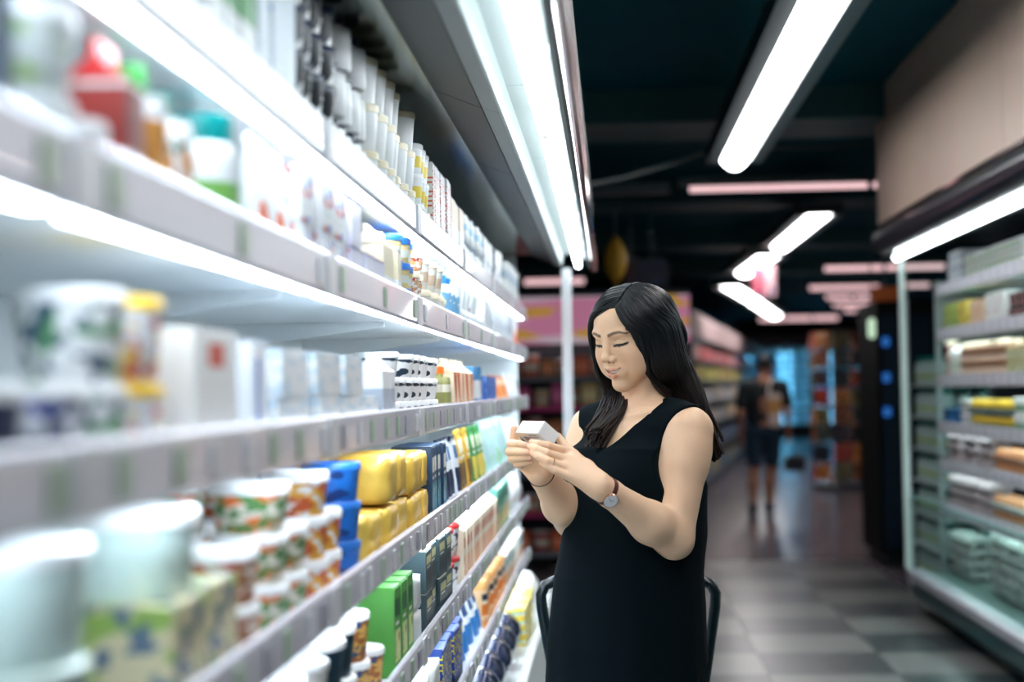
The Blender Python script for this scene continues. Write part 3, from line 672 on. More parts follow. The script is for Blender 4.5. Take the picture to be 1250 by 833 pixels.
L(4, 562, 603, k_gable(0.085, 0.182, pmat((240, 226, 204), (232, 170, 120), (206, 120, 90), 'label'), m_crm), 'milk_carton', 'carton', 'peach and cream carton', 1, rows=2)
L(4, 603, 620, k_box(0.13, 0.1, 0.17, pmat((90, 170, 150), (236, 206, 130), (50, 110, 70), 'label')), 'tall_box', 'box', 'teal and green box', 1)
L(4, 620, 650, k_bag(0.22, 0.14, 0.15, pmat(WHT, (226, 206, 190), None, 'blotch')), 'snack_bag', 'bag', 'white and beige puffy bag', 1)
# sixth shelf
L(5, 440, 532, k_brick(0.15, 0.12, 0.07, mat('wrap_white', (230, 232, 226), 0.35, bump=0.2), seed=4), 'wrapped_block', 'wrapped pack', 'white wrapped block', 2, rows=2)
L(5, 532, 560, k_box(0.12, 0.1, 0.15, pmat((34, 70, 150), (226, 206, 60), (20, 34, 60), 'text', scale=1.5, band=(0.3, 0.92))), 'tall_box', 'box', 'dark blue box with yellow lettering', 1, rows=1)
L(5, 560, 588, k_pouch(0.14, 0.1, 0.15, pmat((226, 234, 240), (40, 120, 190), (20, 60, 110), 'label'), m_blu), 'food_pouch', 'pouch', 'blue and white pouch', 1, rows=2)
L(5, 588, 612, k_bottle(0.055, 0.185, mat('juice_orange', (240, 178, 110), 0.3), m_blu, pmat((244, 206, 160), (236, 130, 40), NAV, 'label', thr=0.62), neck=0.5, caph=0.03), 'juice_bottle', 'bottle', 'orange juice bottle with blue cap', 1, rows=2)
L(5, 612, 634, k_box(0.16, 0.12, 0.13, pmat((232, 230, 222), (230, 160, 70), (90, 170, 180), 'label')), 'carton_box', 'box', 'white box with orange print', 1, rows=2)
L(5, 634, 652, k_bag(0.22, 0.16, 0.14, pmat(WHT, (214, 222, 226), None, 'blotch', seed=2)), 'snack_bag', 'bag', 'plain white lumpy bag', 1)
# deck
L(6, 480, 575, k_bag(0.22, 0.2, 0.13, pmat((226, 230, 230), (90, 150, 190), None, 'blotch'), seed=3), 'snack_bag', 'bag', 'white bag with blue print', 1, rows=2)
L(6, 575, 632, k_bag(0.24, 0.2, 0.16, pmat((24, 34, 62), (90, 160, 210), None, 'blotch', thr=0.68, rough=0.15), seed=5), 'snack_bag', 'bag', 'dark navy glossy bag', 1, rows=2)  # light blue blotches are highlights painted onto the wrinkled plastic
L(6, 632, 643, k_box(0.2, 0.22, 0.035, pmat((232, 206, 60), (90, 190, 190), WHT, 'band', band=(0.35, 0.65))), 'flat_pack', 'pack', 'flat yellow and teal pack', 4, rows=1)
L(6, 643, 664, k_bag(0.22, 0.2, 0.14, pmat((236, 236, 232), (236, 206, 100), None, 'blotch', thr=0.62), seed=6), 'snack_bag', 'bag', 'white bag with yellow print', 1)

# ------------------------------------------------------------------ what stands on the right case
RNAME = ['top right-case shelf', 'second right-case shelf', 'third right-case shelf', 'fourth right-case shelf', 'fifth right-case shelf', 'sixth right-case shelf', 'right case deck']
def R(s, px0, px1, kind, name, cat, look, levels=1, rows=1, X=2.06, skip=0.0, xoff=0.0):
    """px measured right of the post; nearer packs are further right"""
    ya = 1910.0 * X / (px1 - 744.0); yb = min(1910.0 * X / (px0 - 744.0), RYE - 0.06)
    run(kind, name, cat, look, RNAME[s], XR + 0.015 + xoff, R_SURF[s] if s < 6 else R_DECK, ya, yb, levels, rows, side=-1, skip_top=skip)
m_egg = mat('eggshell_brown', (206, 148, 104), 0.5); m_eggw = mat('eggshell_pale', (236, 214, 190), 0.5)
m_pulp = mat('pulp_grey', (176, 186, 180), 0.8, noise=0.15, nscale=60); m_pulpm = mat('pulp_mauve', (176, 164, 166), 0.8, noise=0.15, nscale=60); m_pulpb = mat('pulp_brown', (176, 132, 104), 0.8)
R(0, 1146, 1182, k_box(0.3, 0.2, 0.065, pmat((206, 212, 218), (170, 178, 190), None, 'band')), 'carton_box', 'box', 'wide pale grey box', 3)
R(0, 1182, 1250, k_tub(0.055, 0.075, pmat((220, 222, 220), (222, 180, 70), (120, 170, 90), 'blotch', thr=0.56), m_wht), 'dairy_tub', 'tub', 'white tub with fruit print', 2)
R(0, 1250, 1310, k_tub(0.055, 0.075, pmat((226, 226, 226), (200, 90, 80), None, 'blotch', thr=0.6), m_wht), 'dairy_tub', 'tub', 'white tub with red print', 2)
R(1, 1143, 1172, k_box(0.12, 0.12, 0.055, pmat((120, 180, 110), (60, 140, 80), (226, 206, 90), 'blotch', thr=0.5), m_grn), 'carton_box', 'box', 'green box', 3)
R(1, 1172, 1186, k_box(0.1, 0.12, 0.055, pmat((226, 200, 90), (60, 120, 70), None, 'blotch', thr=0.52)), 'carton_box', 'box', 'yellow and green box', 3)
R(1, 1186, 1207, k_box(0.14, 0.12, 0.05, pmat((226, 200, 170), (226, 150, 120), None, 'blotch')), 'carton_box', 'box', 'beige box', 3)
R(1, 1207, 1232, k_box(0.2, 0.12, 0.17, pmat((226, 230, 228), (30, 34, 40), (206, 110, 100), 'blotch', thr=0.64)), 'tall_box', 'box', 'white box with black print', 1)
R(1, 1232, 1300, k_tub(0.06, 0.075, pmat((54, 50, 54), (226, 160, 150), None, 'blotch', thr=0.5), mat('lid_dark', (60, 56, 60), 0.4)), 'dairy_tub', 'tub', 'dark tub with pink print', 2)
R(2, 1138, 1162, k_tub(0.05, 0.075, pmat((226, 200, 180), WHT, (190, 60, 80), 'blotch', thr=0.5), m_crm), 'dairy_tub', 'tub', 'peach tub', 3)
R(2, 1162, 1174, k_gable(0.09, 0.2, pmat((232, 236, 232), (206, 220, 206), None, 'band'), m_wht), 'milk_carton', 'carton', 'white gable carton', 1)
R(2, 1174, 1232, k_tray(0.2, 0.12, 0.068, m_pulpb, m_eggw), 'egg_pack', 'egg pack', 'pack of pale brown eggs', 3)
R(2, 1232, 1300, k_box(0.1, 0.1, 0.075, pmat((150, 170, 90), (226, 190, 90), (226, 230, 220), 'blotch', thr=0.5)), 'carton_box', 'box', 'olive and yellow box', 2)
R(3, 1137, 1172, k_box(0.16, 0.14, 0.11, pmat((26, 84, 150), (16, 44, 84), (60, 140, 200), 'blotch', thr=0.5)), 'drink_pack', 'drink pack', 'shrink-wrapped blue pack', 1)
R(3, 1172, 1184, k_tub(0.06, 0.08, pmat((150, 150, 150), (206, 206, 206), None, 'band'), m_wht), 'dairy_tub', 'tub', 'grey banded tub', 2)
R(3, 1184, 1235, k_tray(0.16, 0.12, 0.085, mat('pulp_slate', (110, 124, 122), 0.8), mat('yolk_yellow', (232, 196, 60), 0.4)), 'egg_pack', 'egg pack', 'grey tray with yellow tops', 2)
R(3, 1235, 1300, k_tub(0.06, 0.09, pmat((226, 230, 226), (120, 160, 130), None, 'band'), m_wht), 'dairy_tub', 'tub', 'white tub with sage band', 2)
R(4, 1143, 1212, k_eggs(0.3, 0.13, 0.062, m_pulpm), 'egg_carton', 'egg carton', 'mauve grey egg carton', 3)
R(4, 1212, 1300, k_tray(0.25, 0.13, 0.068, m_pulpb, m_egg), 'egg_pack', 'egg pack', 'brown eggs in brown tray', 2)
R(5, 1143, 1208, k_eggs(0.3, 0.13, 0.062, m_pulpm), 'egg_carton', 'egg carton', 'long mauve grey egg carton', 3)
R(5, 1208, 1246, k_tray(0.15, 0.13, 0.075, m_pulp, m_egg), 'egg_pack', 'egg pack', 'short pack of brown eggs', 2)
R(5, 1246, 1310, k_eggs(0.2, 0.13, 0.062, m_pulp), 'egg_carton', 'egg carton', 'sage grey egg carton', 2)
R(6, 1150, 1190, k_eggs(0.25, 0.14, 0.062, m_pulp), 'egg_carton', 'egg carton', 'pale grey egg carton', 4, X=2.1, skip=0.2)
R(6, 1190, 1245, k_eggs(0.25, 0.14, 0.064, m_pulp), 'egg_carton', 'egg carton', 'tall-stacked pale egg carton', 5, X=2.0)
R(6, 1245, 1310, k_eggs(0.25, 0.14, 0.064, mat('pulp_teal', (90, 140, 140), 0.8)), 'egg_carton', 'egg carton', 'teal grey egg carton', 3, X=2.0)
# ------------------------------------------------------------------ far displays
M_gond = mat('gondola_steel', (40, 54, 62), 0.5)
M_gshelf = mat('gondola_shelf', (120, 124, 134), 0.45)
# gondola facing the camera beyond the left case
gx0, gx1, gy = -1.5, 0.62, 12.0
g = empty('shelf_gondola', (0, 0, 0)); tag(g, 'dark gondola with a pink header behind the woman', 'shelving')
obj('back_panel', MB().box(gx0, gx1, gy + 0.45, gy + 0.48, 0.0, 2.1), M_gond, g)
obj('header', MB().box(gx0, gx1, gy - 0.02, gy + 0.02, 1.72, 2.08), pmat((240, 150, 190), (240, 216, 228), (240, 180, 80), 'blotch', thr=0.55, scale=2.5), g)
obj('roof', MB().box(gx0, gx1, gy, gy + 0.48, 2.08, 2.12), M_gond, g)
hd_ = [c for c in g.children if c.name.startswith('header')][0].data.materials[0]      # glow added to brighten the header, no lamp behind it
hd_.node_tree.links.new(hd_.node_tree.nodes['Principled BSDF'].inputs['Base Color'].links[0].from_socket, hd_.node_tree.nodes['Principled BSDF'].inputs['Emission Color'])
hd_.node_tree.nodes['Principled BSDF'].inputs['Emission Strength'].default_value = 0.11
obj('shelf_lamp', MB().box(gx0 + 0.05, gx1 - 0.05, gy + 0.03, gy + 0.06, 1.745, 1.76), mat('gondola_fill_lamp', (255, 250, 240), 0.4, emit=1.6), g)  # fill lamp added out of sight behind the header to brighten the goods
for x in (gx0, gx1): obj('side_panel', MB().box(x - 0.015, x + 0.015, gy, gy + 0.48, 0, 2.1), M_gond, g)
GZ = [1.46, 1.23, 0.99, 0.72, 0.42, 0.12]
GC = [((200, 120, 70), 'brown'), ((226, 226, 220), 'white'), ((220, 100, 60), 'orange'), ((190, 60, 70), 'red'), ((120, 130, 130), 'grey'), ((180, 150, 130), 'tan'), ((214, 90, 150), 'pink'), ((226, 190, 130), 'straw')]
for s, z in enumerate(GZ):
    sh = obj('shelf', MB().box(gx0 + 0.02, gx1 - 0.02, gy + 0.02, gy + 0.44, z - 0.02, z), M_gshelf, g)
    obj('price_strip', MB().box(gx0 + 0.02, gx1 - 0.02, gy + 0.005, gy + 0.02, z - 0.03, z + 0.012), mat('strip_pink', (206, 60, 130), 0.4) if s in (1, 4) else M_gshelf, sh)
    x = gx0 + 0.05; i = 0; rr = random.Random(s + 50)
    while x < gx1 - 0.14:
        c, cn = GC[(s * 3 + i // 2 + rr.randint(0, 1)) % len(GC)] if s not in (0, 2) else GC[(0 if i % 3 else 2)]
        w = rr.choice((0.1, 0.12, 0.14)); h = rr.choice((0.14, 0.16, 0.18))
        kd = k_box(0.14, w, h, pmat(c, tuple(min(255, v + 50) for v in c), None, 'band', seed=i % 3)) if i % 2 else k_tub(w / 2 * 0.96, h, pmat(c, (230, 220, 206), None, 'band', seed=i % 3), m_wht)
        put(kd, 'grocery_pack' if i % 2 else 'grocery_jar', (x + w / 2, gy + 0.1, z + 0.0005), '%s %s, %s from left on %s shelf under the pink header' % (cn, 'pack' if i % 2 else 'jar', ordw(i), ordw(s)), 'pack' if i % 2 else 'jar', 'goods on the pink-headed gondola')
        x += w + 0.015; i += 1
# long far gondola, running off at an angle to the right
ga = Vector((0.74, 17.0, 0)); gdir = Vector((0.137, 1, 0)).normalized(); GL = 22.5
fg = empty('far_gondola', ga, math.atan2(gdir.y, gdir.x)); tag(fg, 'long far gondola of colourful groceries left of the walking man', 'shelving')
# local frame: x along, y to the left (away from the aisle)
obj('back_panel', MB().box(0, GL, 0.5, 0.54, 0, 2.3), M_gond, fg)
obj('header', MB().box(0, GL, 0.0, 0.03, 2.0, 2.3), mat('header_blush', (196, 168, 166), 0.6), fg)
obj('end_panel', MB().box(-0.03, 0, 0, 0.54, 0, 2.3), M_gond, fg)
obj('plinth', MB().box(0, GL, 0.02, 0.5, 0, 0.1), M_gond, fg)
FZ = [1.72, 1.45, 1.16, 0.85, 0.5, 0.12]
FC = [[(206, 60, 62), (200, 100, 90), (226, 180, 170)], [(232, 200, 70), (150, 160, 60), (230, 170, 60)], [(230, 214, 206), (120, 140, 160), (226, 180, 90)],
      [(226, 206, 190), (226, 180, 80), (130, 140, 150)], [(92, 106, 134), (110, 120, 146), (80, 96, 120)], [(84, 100, 126), (200, 180, 70), (90, 110, 130)]]
FN = [['red', 'coral', 'blush'], ['yellow', 'olive', 'amber'], ['pale', 'slate', 'honey'], ['beige', 'ochre', 'grey'], ['blue-grey', 'dusty blue', 'steel blue'], ['dark blue-grey', 'mustard', 'dim blue']]
for s, z in enumerate(FZ):
    sh = obj('shelf', MB().box(0, GL, 0.04, 0.5, z - 0.03, z), M_gshelf, fg)
    x = 2.0; i = 0; rr = random.Random(s + 80)
    cnt = {}
    while x < GL - 0.6:
        w = rr.choice((0.35, 0.45, 0.55)); h = rr.uniform(0.15, 0.21); q = rr.randint(0, 2)
        me = MB().box(-w / 2, w / 2, -0.12, 0.12, 0, h).mesh('pack', bevel=0.01)
        me.materials.append(pmat(FC[s][q], tuple(min(255, int(v * 1.2)) for v in FC[s][q]), (230, 226, 220), 'blotch', thr=0.6))
        p = ga + gdir * (x + w / 2) + Vector((-gdir.y, gdir.x, 0)) * 0.18
        o = obj('grocery_multipack', me, None, None, (p.x, p.y, z + 0.0005), math.atan2(gdir.y, gdir.x))
        k = cnt.get(q, 0); cnt[q] = k + 1
        tag(o, '%s pack, %s of its colour along %s shelf of far gondola' % (FN[s][q], ordw(k), ordw(s)), 'pack', 'packs on the far gondola')
        x += w + 0.02; i += 1
# milk bottle rack beyond the right case
br = empty('bottle_rack', (0, 0, 0)); tag(br, 'white rack of milk bottles just beyond the right case post', 'rack')
bx0, bx1, by0, by1 = 2.03, 2.6, 9.80, 10.85
for x, y in ((bx0, by0), (bx1, by0), (bx0, by1), (bx1, by1)): obj('upright', MB().box(x - 0.015, x + 0.015, y - 0.015, y + 0.015, 0, 2.0), M_post, br)
BZ = [1.36, 1.15, 0.94, 0.73, 0.52, 0.31, 0.1]
bk = k_bottle(0.045, 0.185, mat('milk_bottle', (206, 224, 220), 0.3), m_tea, pmat((220, 232, 230), (190, 206, 130), None, 'band', band=(0.2, 0.5)), neck=0.6, caph=0.03)
for s, z in enumerate(BZ):
    obj('shelf', MB().box(bx0, bx1, by0, by1, z - 0.012, z), M_shelf, br)
    for c in range(5):
        for r in range(3):
            if r > 0 and c > 2: continue
            rown = ['front', 'middle', 'rear'][r]
            put(bk, 'milk_bottle', (bx0 + 0.07 + r * 0.11, by0 + 0.08 + c * 0.2, z + 0.0005), 'teal-capped milk bottle, %s in %s row of the rack, %s tier from top' % (ordw(c), rown, ordw(s)), 'bottle', 'milk bottles in the white rack')
# mauve poster panel above the rack
po = obj('poster_panel', MB().box(2.02, 2.6, 9.76, 9.78, 1.6, 1.95), pmat((176, 164, 164), (190, 180, 178), None, 'band'), br)
# dark drinks cooler with blue lights
dcx, dcy = 2.03, 12.0
dc = empty('drinks_cooler', (dcx, dcy, 0)); tag(dc, 'tall black drinks cooler with three blue lights', 'cooler')
M_cool = mat('cooler_black', (3, 15, 19), 0.6, spec=0.15)
obj('cabinet', MB().box(0, 0.75, 0, 0.9, 0.08, 2.0).mesh('cabinet', bevel=0.01), M_cool, dc)
obj('foot_plate', MB().box(0.04, 0.71, 0.04, 0.86, 0, 0.08), M_duct, dc)
obj('door', MB().box(0.02, 0.4, -0.03, 0.0, 0.12, 1.9), mat('door_blueblack', (16, 40, 60), 0.2), dc)
for k, z in enumerate((1.69, 1.42, 1.16)):
    obj('light', MB().box(0.03, 0.085, -0.045, -0.03, z - 0.035, z + 0.035).mesh('light', bevel=0.01), mat('blue_glow', (30, 130, 230), 0.4, emit=0.12, emit_rgb=(60, 140, 190)), dc)
obj('handle', MB().tube([(0.35, -0.05, 0.7), (0.35, -0.05, 1.2)], 0.012, 8), M_chrome, dc)
gs = obj('light_sign', MB().box(-0.028, 0.028, -0.015, 0.015, -0.075, 0.075).mesh('sign', bevel=0.012), mat('green_glow', (190, 230, 190), 0.4, emit=0.25, emit_rgb=(214, 240, 214)), None, tuple(at(1064, 401, 11.8)))
obj('cord', MB().tube([(0, 0, 0.075), (0, 0, H_CEIL - at(1064, 401, 11.8).z)], 0.006, 6), M_gond, gs)
tag(gs, 'small glowing green sign above the black drinks cooler', 'sign')
os_ = obj('hanging_sign', MB().box(-0.12, 0.12, -0.02, 0.02, -0.14, 0.14).mesh('sign', bevel=0.01), mat('sign_rust', (176, 92, 40), 0.5), None, tuple(at(1082, 371, 13.0)))
obj('cord', MB().tube([(0, 0, 0.14), (0, 0, H_CEIL - at(1082, 371, 13.0).z)], 0.006, 6), M_gond, os_)
tag(os_, 'rust orange hanging sign left of the right case post', 'sign')
# snack carousel: dark rack hung with packets
rx, ry = 3.02, 21.0
rk = empty('packet_rack', (rx, ry, 0)); tag(rk, 'dark rack hung with packets before the blue cooler', 'rack')
obj('column', MB().tube([(0, 0, 0.05), (0, 0, 2.1)], 0.05, 10), M_gond, rk)
obj('foot', MB().lathe([(0.36, 0), (0.36, 0.05), (0.1, 0.09)], 20), M_gond, rk)
PC = [((120, 70, 46), 'brown'), ((150, 54, 44), 'brick red'), ((60, 70, 70), 'slate'), ((172, 110, 60), 'tan'), ((50, 44, 56), 'plum'), ((96, 90, 60), 'olive'), ((30, 40, 46), 'charcoal')]
pk = []
for c, cn in PC:
    pk.append((k_pouch(0.25, 0.09, 0.22, pmat(c, tuple(int(v * 1.5) if v < 170 else 255 for v in c), None, 'blotch', rough=0.25), mat('seal_' + cn, c, 0.3)), cn))
for t in range(8):
    z = 0.12 + t * 0.245
    arm = MB()
    for a in range(8):
        an = a * math.pi / 4; arm.tube([(0.04 * math.cos(an), 0.04 * math.sin(an), z + 0.234), (0.26 * math.cos(an), 0.26 * math.sin(an), z + 0.234)], 0.006, 6)
    obj('hook_ring', arm, M_gond, rk)
    for a in range(8):
        an = a * math.pi / 4 + 0.0
        if math.sin(an) > 0.3: continue
        kd, cn = pk[(t * 3 + a * 2) % len(pk)]
        side = ['leftmost', '', '', '', '', 'left-front', 'centre', 'right-front'][a] or {0: 'rightmost', 4: 'leftmost'}.get(a, 'side')
        put(kd, 'snack_packet', (rx + 0.32 * math.cos(an), ry + 0.32 * math.sin(an), z), '%s packet hung %s on tier %s of the dark rack' % (cn, {0: 'rightmost', 4: 'leftmost'}.get(a, side), ordw(t)), 'packet', 'packets on the dark rack', rz=an)
# second dark shelf behind the rack, towards the cooler
sb = empty('snack_shelf', (0, 0, 0)); tag(sb, 'dark snack shelf between the packet rack and black cooler', 'shelving')
sx0, sx1, sy0, sy1 = 3.45, 4.05, 21.7, 24.1
obj('back_panel', MB().box(sx1 - 0.03, sx1, sy0, sy1, 0, 1.95), M_gond, sb)
obj('side_panel', MB().box(sx0, sx1, sy0 - 0.03, sy0, 0, 1.95), M_gond, sb)
for s in range(6):
    z = 0.1 + s * 0.31
    obj('shelf', MB().box(sx0, sx1 - 0.03, sy0, sy1, z - 0.02, z), M_gond, sb)
    for i in range(6):
        c, cn = PC[(s * 2 + i * 3) % len(PC)]
        me = MB().box(-0.1, 0.1, -0.17, 0.17, 0, 0.23).mesh('pack', bevel=0.008); me.materials.append(pmat(c, (200, 150, 90), None, 'blotch', thr=0.62))
        o = obj('snack_box', me, None, None, (sx0 + 0.12, sy0 + 0.22 + i * 0.38, z + 0.0005)); tag(o, '%s snack box, %s along shelf %s of the dark snack shelf' % (cn, ordw(i), ordw(s)), 'box', 'boxes on the dark snack shelf')
# back cooler: blue-lit glass doors
bc = empty('glass_door_cooler', (0, 0, 0)); tag(bc, 'blue-lit glass door cooler at the far end', 'cooler')
cx0, cx1, cyy = 3.6, 8.0, 42.0
obj('cabinet', MB().box(cx0, cx1, cyy + 0.6, cyy + 0.9, 0, 2.4), mat('cool_back', (160, 212, 232), 0.5), bc)
obj('header', MB().box(cx0, cx1, cyy, cyy + 0.9, 2.35, 2.75), mat('cooler_header', (206, 180, 176), 0.5), bc)
obj('base', MB().box(cx0, cx1, cyy - 0.02, cyy + 0.9, 0, 0.3), M_duct, bc)
M_cblue = mat('cooler_lamp', (120, 205, 245), 0.4, emit=7.0, emit_rgb=(160, 218, 240))
for k in range(5):
    x = cx0 + k * 1.1
    obj('door_frame', MB().box(x - 0.03, x + 0.03, cyy - 0.02, cyy + 0.03, 0.3, 2.35), mat('frame_steel', (120, 170, 190), 0.4), bc)
    obj('lamp', MB().box(x - 0.02, x + 0.02, cyy + 0.04, cyy + 0.07, 0.35, 2.3), M_cblue, bc)
    if k < 4:
        obj('glass_door', MB().box(x + 0.03, x + 1.07, cyy, cyy + 0.008, 0.3, 2.35), M_glass, bc)
        obj('door_handle', MB().tube([(x + 0.98, cyy - 0.05, 1.0), (x + 0.98, cyy - 0.05, 1.5)], 0.015, 6), M_chrome, bc)
CB = k_bottle(0.14, 0.36, mat('cool_bottle', (170, 214, 236), 0.3), m_blu, pmat((200, 230, 240), (60, 140, 200), None, 'band'))
for s in range(5):
    z = 0.34 + s * 0.4
    obj('shelf', MB().box(cx0, cx1, cyy + 0.12, cyy + 0.6, z - 0.03, z), mat('cool_shelf', (150, 206, 226), 0.4), bc)
    for i in range(9):
        put(CB, 'drink_bottle', (cx0 + 0.25 + i * 0.34, cyy + 0.3, z + 0.0005), 'pale blue bottle, %s from left on shelf %s of the far cooler' % (ordw(i), ordw(s)), 'bottle', 'bottles in the far cooler')
# hanging gold ornament and banners
go = empty('hanging_ornament', tuple(at(751, 318, 12.6))); tag(go, 'gold fluted paper ornament hanging above the woman', 'ornament')
pr = []
for q in range(13):
    t = q / 12; pr.append((0.006 + 0.088 * math.sin(math.pi * t) ** 0.7, -0.19 + 0.38 * t))
obj('lantern', MB().lathe(pr, 12).mesh('lantern'), mat('paper_gold', (240, 186, 60), 0.5), go)
obj('cord', MB().tube([(0, 0, 0.19), (0, 0, H_CEIL - at(751, 318, 12.6).z)], 0.006, 6), M_gond, go)
obj('tassel', MB().lathe([(0.02, -0.34), (0.03, -0.2), (0.008, -0.19)], 8), mat('tassel_bronze', (110, 84, 40), 0.6), go)
for k, (px, py, w, h, c, lb) in enumerate(((796, 333, 0.26, 0.22, (24, 50, 84), 'dark blue banner hanging right above the woman'), (770, 330, 0.08, 0.25, (70, 30, 40), 'dark maroon banner beside the gold ornament'),
        (926, 343, 0.13, 0.34, (206, 90, 110), 'red and blue banner under the bright lamp'), (940, 338, 0.12, 0.42, (222, 178, 184), 'pale pink banner under the bright lamp'))):
    p = at(px, py, 12.8 if k < 2 else 16.8); e = empty('hanging_banner', tuple(p)); tag(e, lb, 'banner')
    obj('cloth', MB().box(-w / 2, w / 2, -0.004, 0.004, -h / 2, h / 2), pmat(c, (40, 70, 120), None, 'blotch', thr=0.6), e)
    obj('rod', MB().tube([(-w / 2, 0, h / 2), (w / 2, 0, h / 2)], 0.008, 6), M_gond, e)
    obj('cord', MB().tube([(0, 0, h / 2), (0, 0, H_CEIL - p.z)], 0.004, 6), M_gond, e)
# ------------------------------------------------------------------ smooth bodies: signed distance fields meshed with surface nets
def V3(*a): return np.array(a, dtype=np.float64)
def f_rc(p, a, b, ra, rb):
    ab = b - a; t = np.clip(((p - a) @ ab) / (ab @ ab), 0, 1)
    return np.linalg.norm(p - a - t[:, None] * ab, axis=1) - (ra + t * (rb - ra))
def f_ell(p, c, r, B=None):
    q = p - c
    if B is not None: q = q @ B.T
    k0 = np.linalg.norm(q / r, axis=1); k1 = np.linalg.norm(q / (r * r), axis=1)
    return np.where(k1 > 1e-9, k0 * (k0 - 1.0) / np.maximum(k1, 1e-9), -r.min())
def smin(a, b, k):
    if k <= 0: return np.minimum(a, b)
    h = np.clip(0.5 + 0.5 * (b - a) / k, 0, 1)
    return b + (a - b) * h - k * h * (1 - h)
def smax(a, b, k): return -smin(-a, -b, k)
class Field:
    """list of (fn, centre, radius, k, mode); mode + joins, - cuts; skipped where it cannot matter"""
    def __init__(s): s.ops = []
    def rc(s, a, b, ra, rb, k=0.01, mode='+'):
        a = np.array(a, float); b = np.array(b, float)
        s.ops.append((lambda p: f_rc(p, a, b, ra, rb), (a + b) / 2, np.linalg.norm(a - b) / 2 + max(ra, rb), k, mode)); return s
    def chain(s, pts, rs, k=0.01):
        for i in range(len(pts) - 1): s.rc(pts[i], pts[i + 1], rs[i], rs[i + 1], k)
        return s
    def ell(s, c, r, k=0.01, mode='+', B=None):
        c = np.array(c, float); r = np.array(r, float)
        s.ops.append((lambda p: f_ell(p, c, r, B), c, float(r.max()), k, mode)); return s
    def fn(s, f, c, R, k=0.01, mode='+'):
        s.ops.append((f, np.array(c, float), R, k, mode)); return s
    def __call__(s, p):
        d = np.full(len(p), 0.25); lo = p.min(0); hi = p.max(0); mid = (lo + hi) / 2; half = np.linalg.norm(hi - lo) / 2
        for f, c, R, k, mode in s.ops:
            if np.linalg.norm(mid - c) > half + R + k + 0.05: continue
            v = f(p)
            d = smin(d, v, k) if mode == '+' else smax(d, -v, k)
        return d
def surface_nets(F, lo, hi, h, name, hidden=None):
    lo = np.array(lo, float); n = np.ceil((np.array(hi) - lo) / h).astype(int); NB = 8
    nb = (n + NB - 1) // NB
    B = np.stack(np.meshgrid(*[np.arange(k) for k in nb], indexing='ij'), -1).reshape(-1, 3)
    cell = h * NB; keep = np.zeros(len(B), bool)
    big = (B // 4); key = (big[:, 0] * 10000 + big[:, 1]) * 10000 + big[:, 2]
    order = np.argsort(key, kind='stable'); ks = key[order]; cuts = np.flatnonzero(np.diff(ks)) + 1
    for idx in np.split(order, cuts):
        c = lo + (B[idx] + 0.5) * cell
        keep[idx] = np.abs(F(c)) < cell * 0.87 * 1.25 + 0.003
        if hidden is not None: keep[idx] &= hidden(c) > -0.028
    order = order[keep[order]]; ks = key[order]
    if len(order) == 0: return None
    g = np.arange(NB + 1); G = np.stack(np.meshgrid(g, g, g, indexing='ij'), -1).reshape(-1, 3)
    corner = np.array([(i, j, k) for i in (0, 1) for j in (0, 1) for k in (0, 1)])
    edges = [(a, b) for a in range(8) for b in range(a + 1, 8) if np.abs(corner[a] - corner[b]).sum() == 1]
    S = n + NB + 2
    lin_ = lambda ijk: (ijk[:, 0].astype(np.int64) * S[1] + ijk[:, 1]) * S[2] + ijk[:, 2]
    cid, cpos, quads = [], [], []
    for idx in np.split(order, np.flatnonzero(np.diff(ks)) + 1):
        base = B[idx] * NB
        P = (lo + (base[:, None, :] + G[None]) * h).reshape(-1, 3)
        D = F(P).reshape(len(idx), NB + 1, NB + 1, NB + 1)
        C = np.stack([D[:, i:i + NB, j:j + NB, k:k + NB] for i, j, k in corner], -1)
        s = C < 0; cnt = s.sum(-1); act = (cnt > 0) & (cnt < 8)
        w = np.argwhere(act)
        if len(w) == 0: continue
        vals = C[act]; acc = np.zeros((len(w), 3)); num = np.zeros(len(w))
        for a, b in edges:
            va, vb = vals[:, a], vals[:, b]; m_ = (va < 0) != (vb < 0)
            t = np.where(m_, va / np.where(m_, va - vb, 1), 0)
            acc += np.where(m_[:, None], corner[a] + t[:, None] * (corner[b] - corner[a]), 0); num += m_
        ijk = base[w[:, 0]] + w[:, 1:]
        cid.append(lin_(ijk)); cpos.append(lo + (ijk + acc / num[:, None]) * h)
        for ax, q in ((0, 4), (1, 2), (2, 1)):
            m_ = (vals[:, 0] < 0) != (vals[:, q] < 0)
            if not m_.any(): continue
            e = ijk[m_]; fl = vals[m_, 0] < 0
            u = np.zeros(3, int); v = np.zeros(3, int); u[(ax + 1) % 3] = 1; v[(ax + 2) % 3] = 1
            Q = np.stack([lin_(e), lin_(e - u), lin_(e - u - v), lin_(e - v)], 1)
            Q[~fl] = Q[~fl][:, ::-1]
            quads.append(Q)
    cid = np.concatenate(cid); cpos = np.concatenate(cpos); quads = np.concatenate(quads)
    o = np.argsort(cid); sc = cid[o]; pos = np.searchsorted(sc, quads); pos = np.clip(pos, 0, len(sc) - 1)
    ok = (sc[pos] == quads).all(1); quads = o[pos[ok]]
    me = bpy.data.meshes.new(name)
    me.vertices.add(len(cpos)); me.vertices.foreach_set('co', cpos.astype(np.float32).ravel())
    me.loops.add(len(quads) * 4); me.loops.foreach_set('vertex_index', quads.astype(np.int32).ravel())
    me.polygons.add(len(quads)); me.polygons.foreach_set('loop_start', np.arange(0, len(quads) * 4, 4, dtype=np.int32))
    me.polygons.foreach_set('loop_total', np.full(len(quads), 4, np.int32)) if bpy.app.version < (4, 1, 0) else None
    me.update(calc_edges=True); me.validate()
    me.polygons.foreach_set('use_smooth', np.ones(len(me.polygons), bool))
    return me
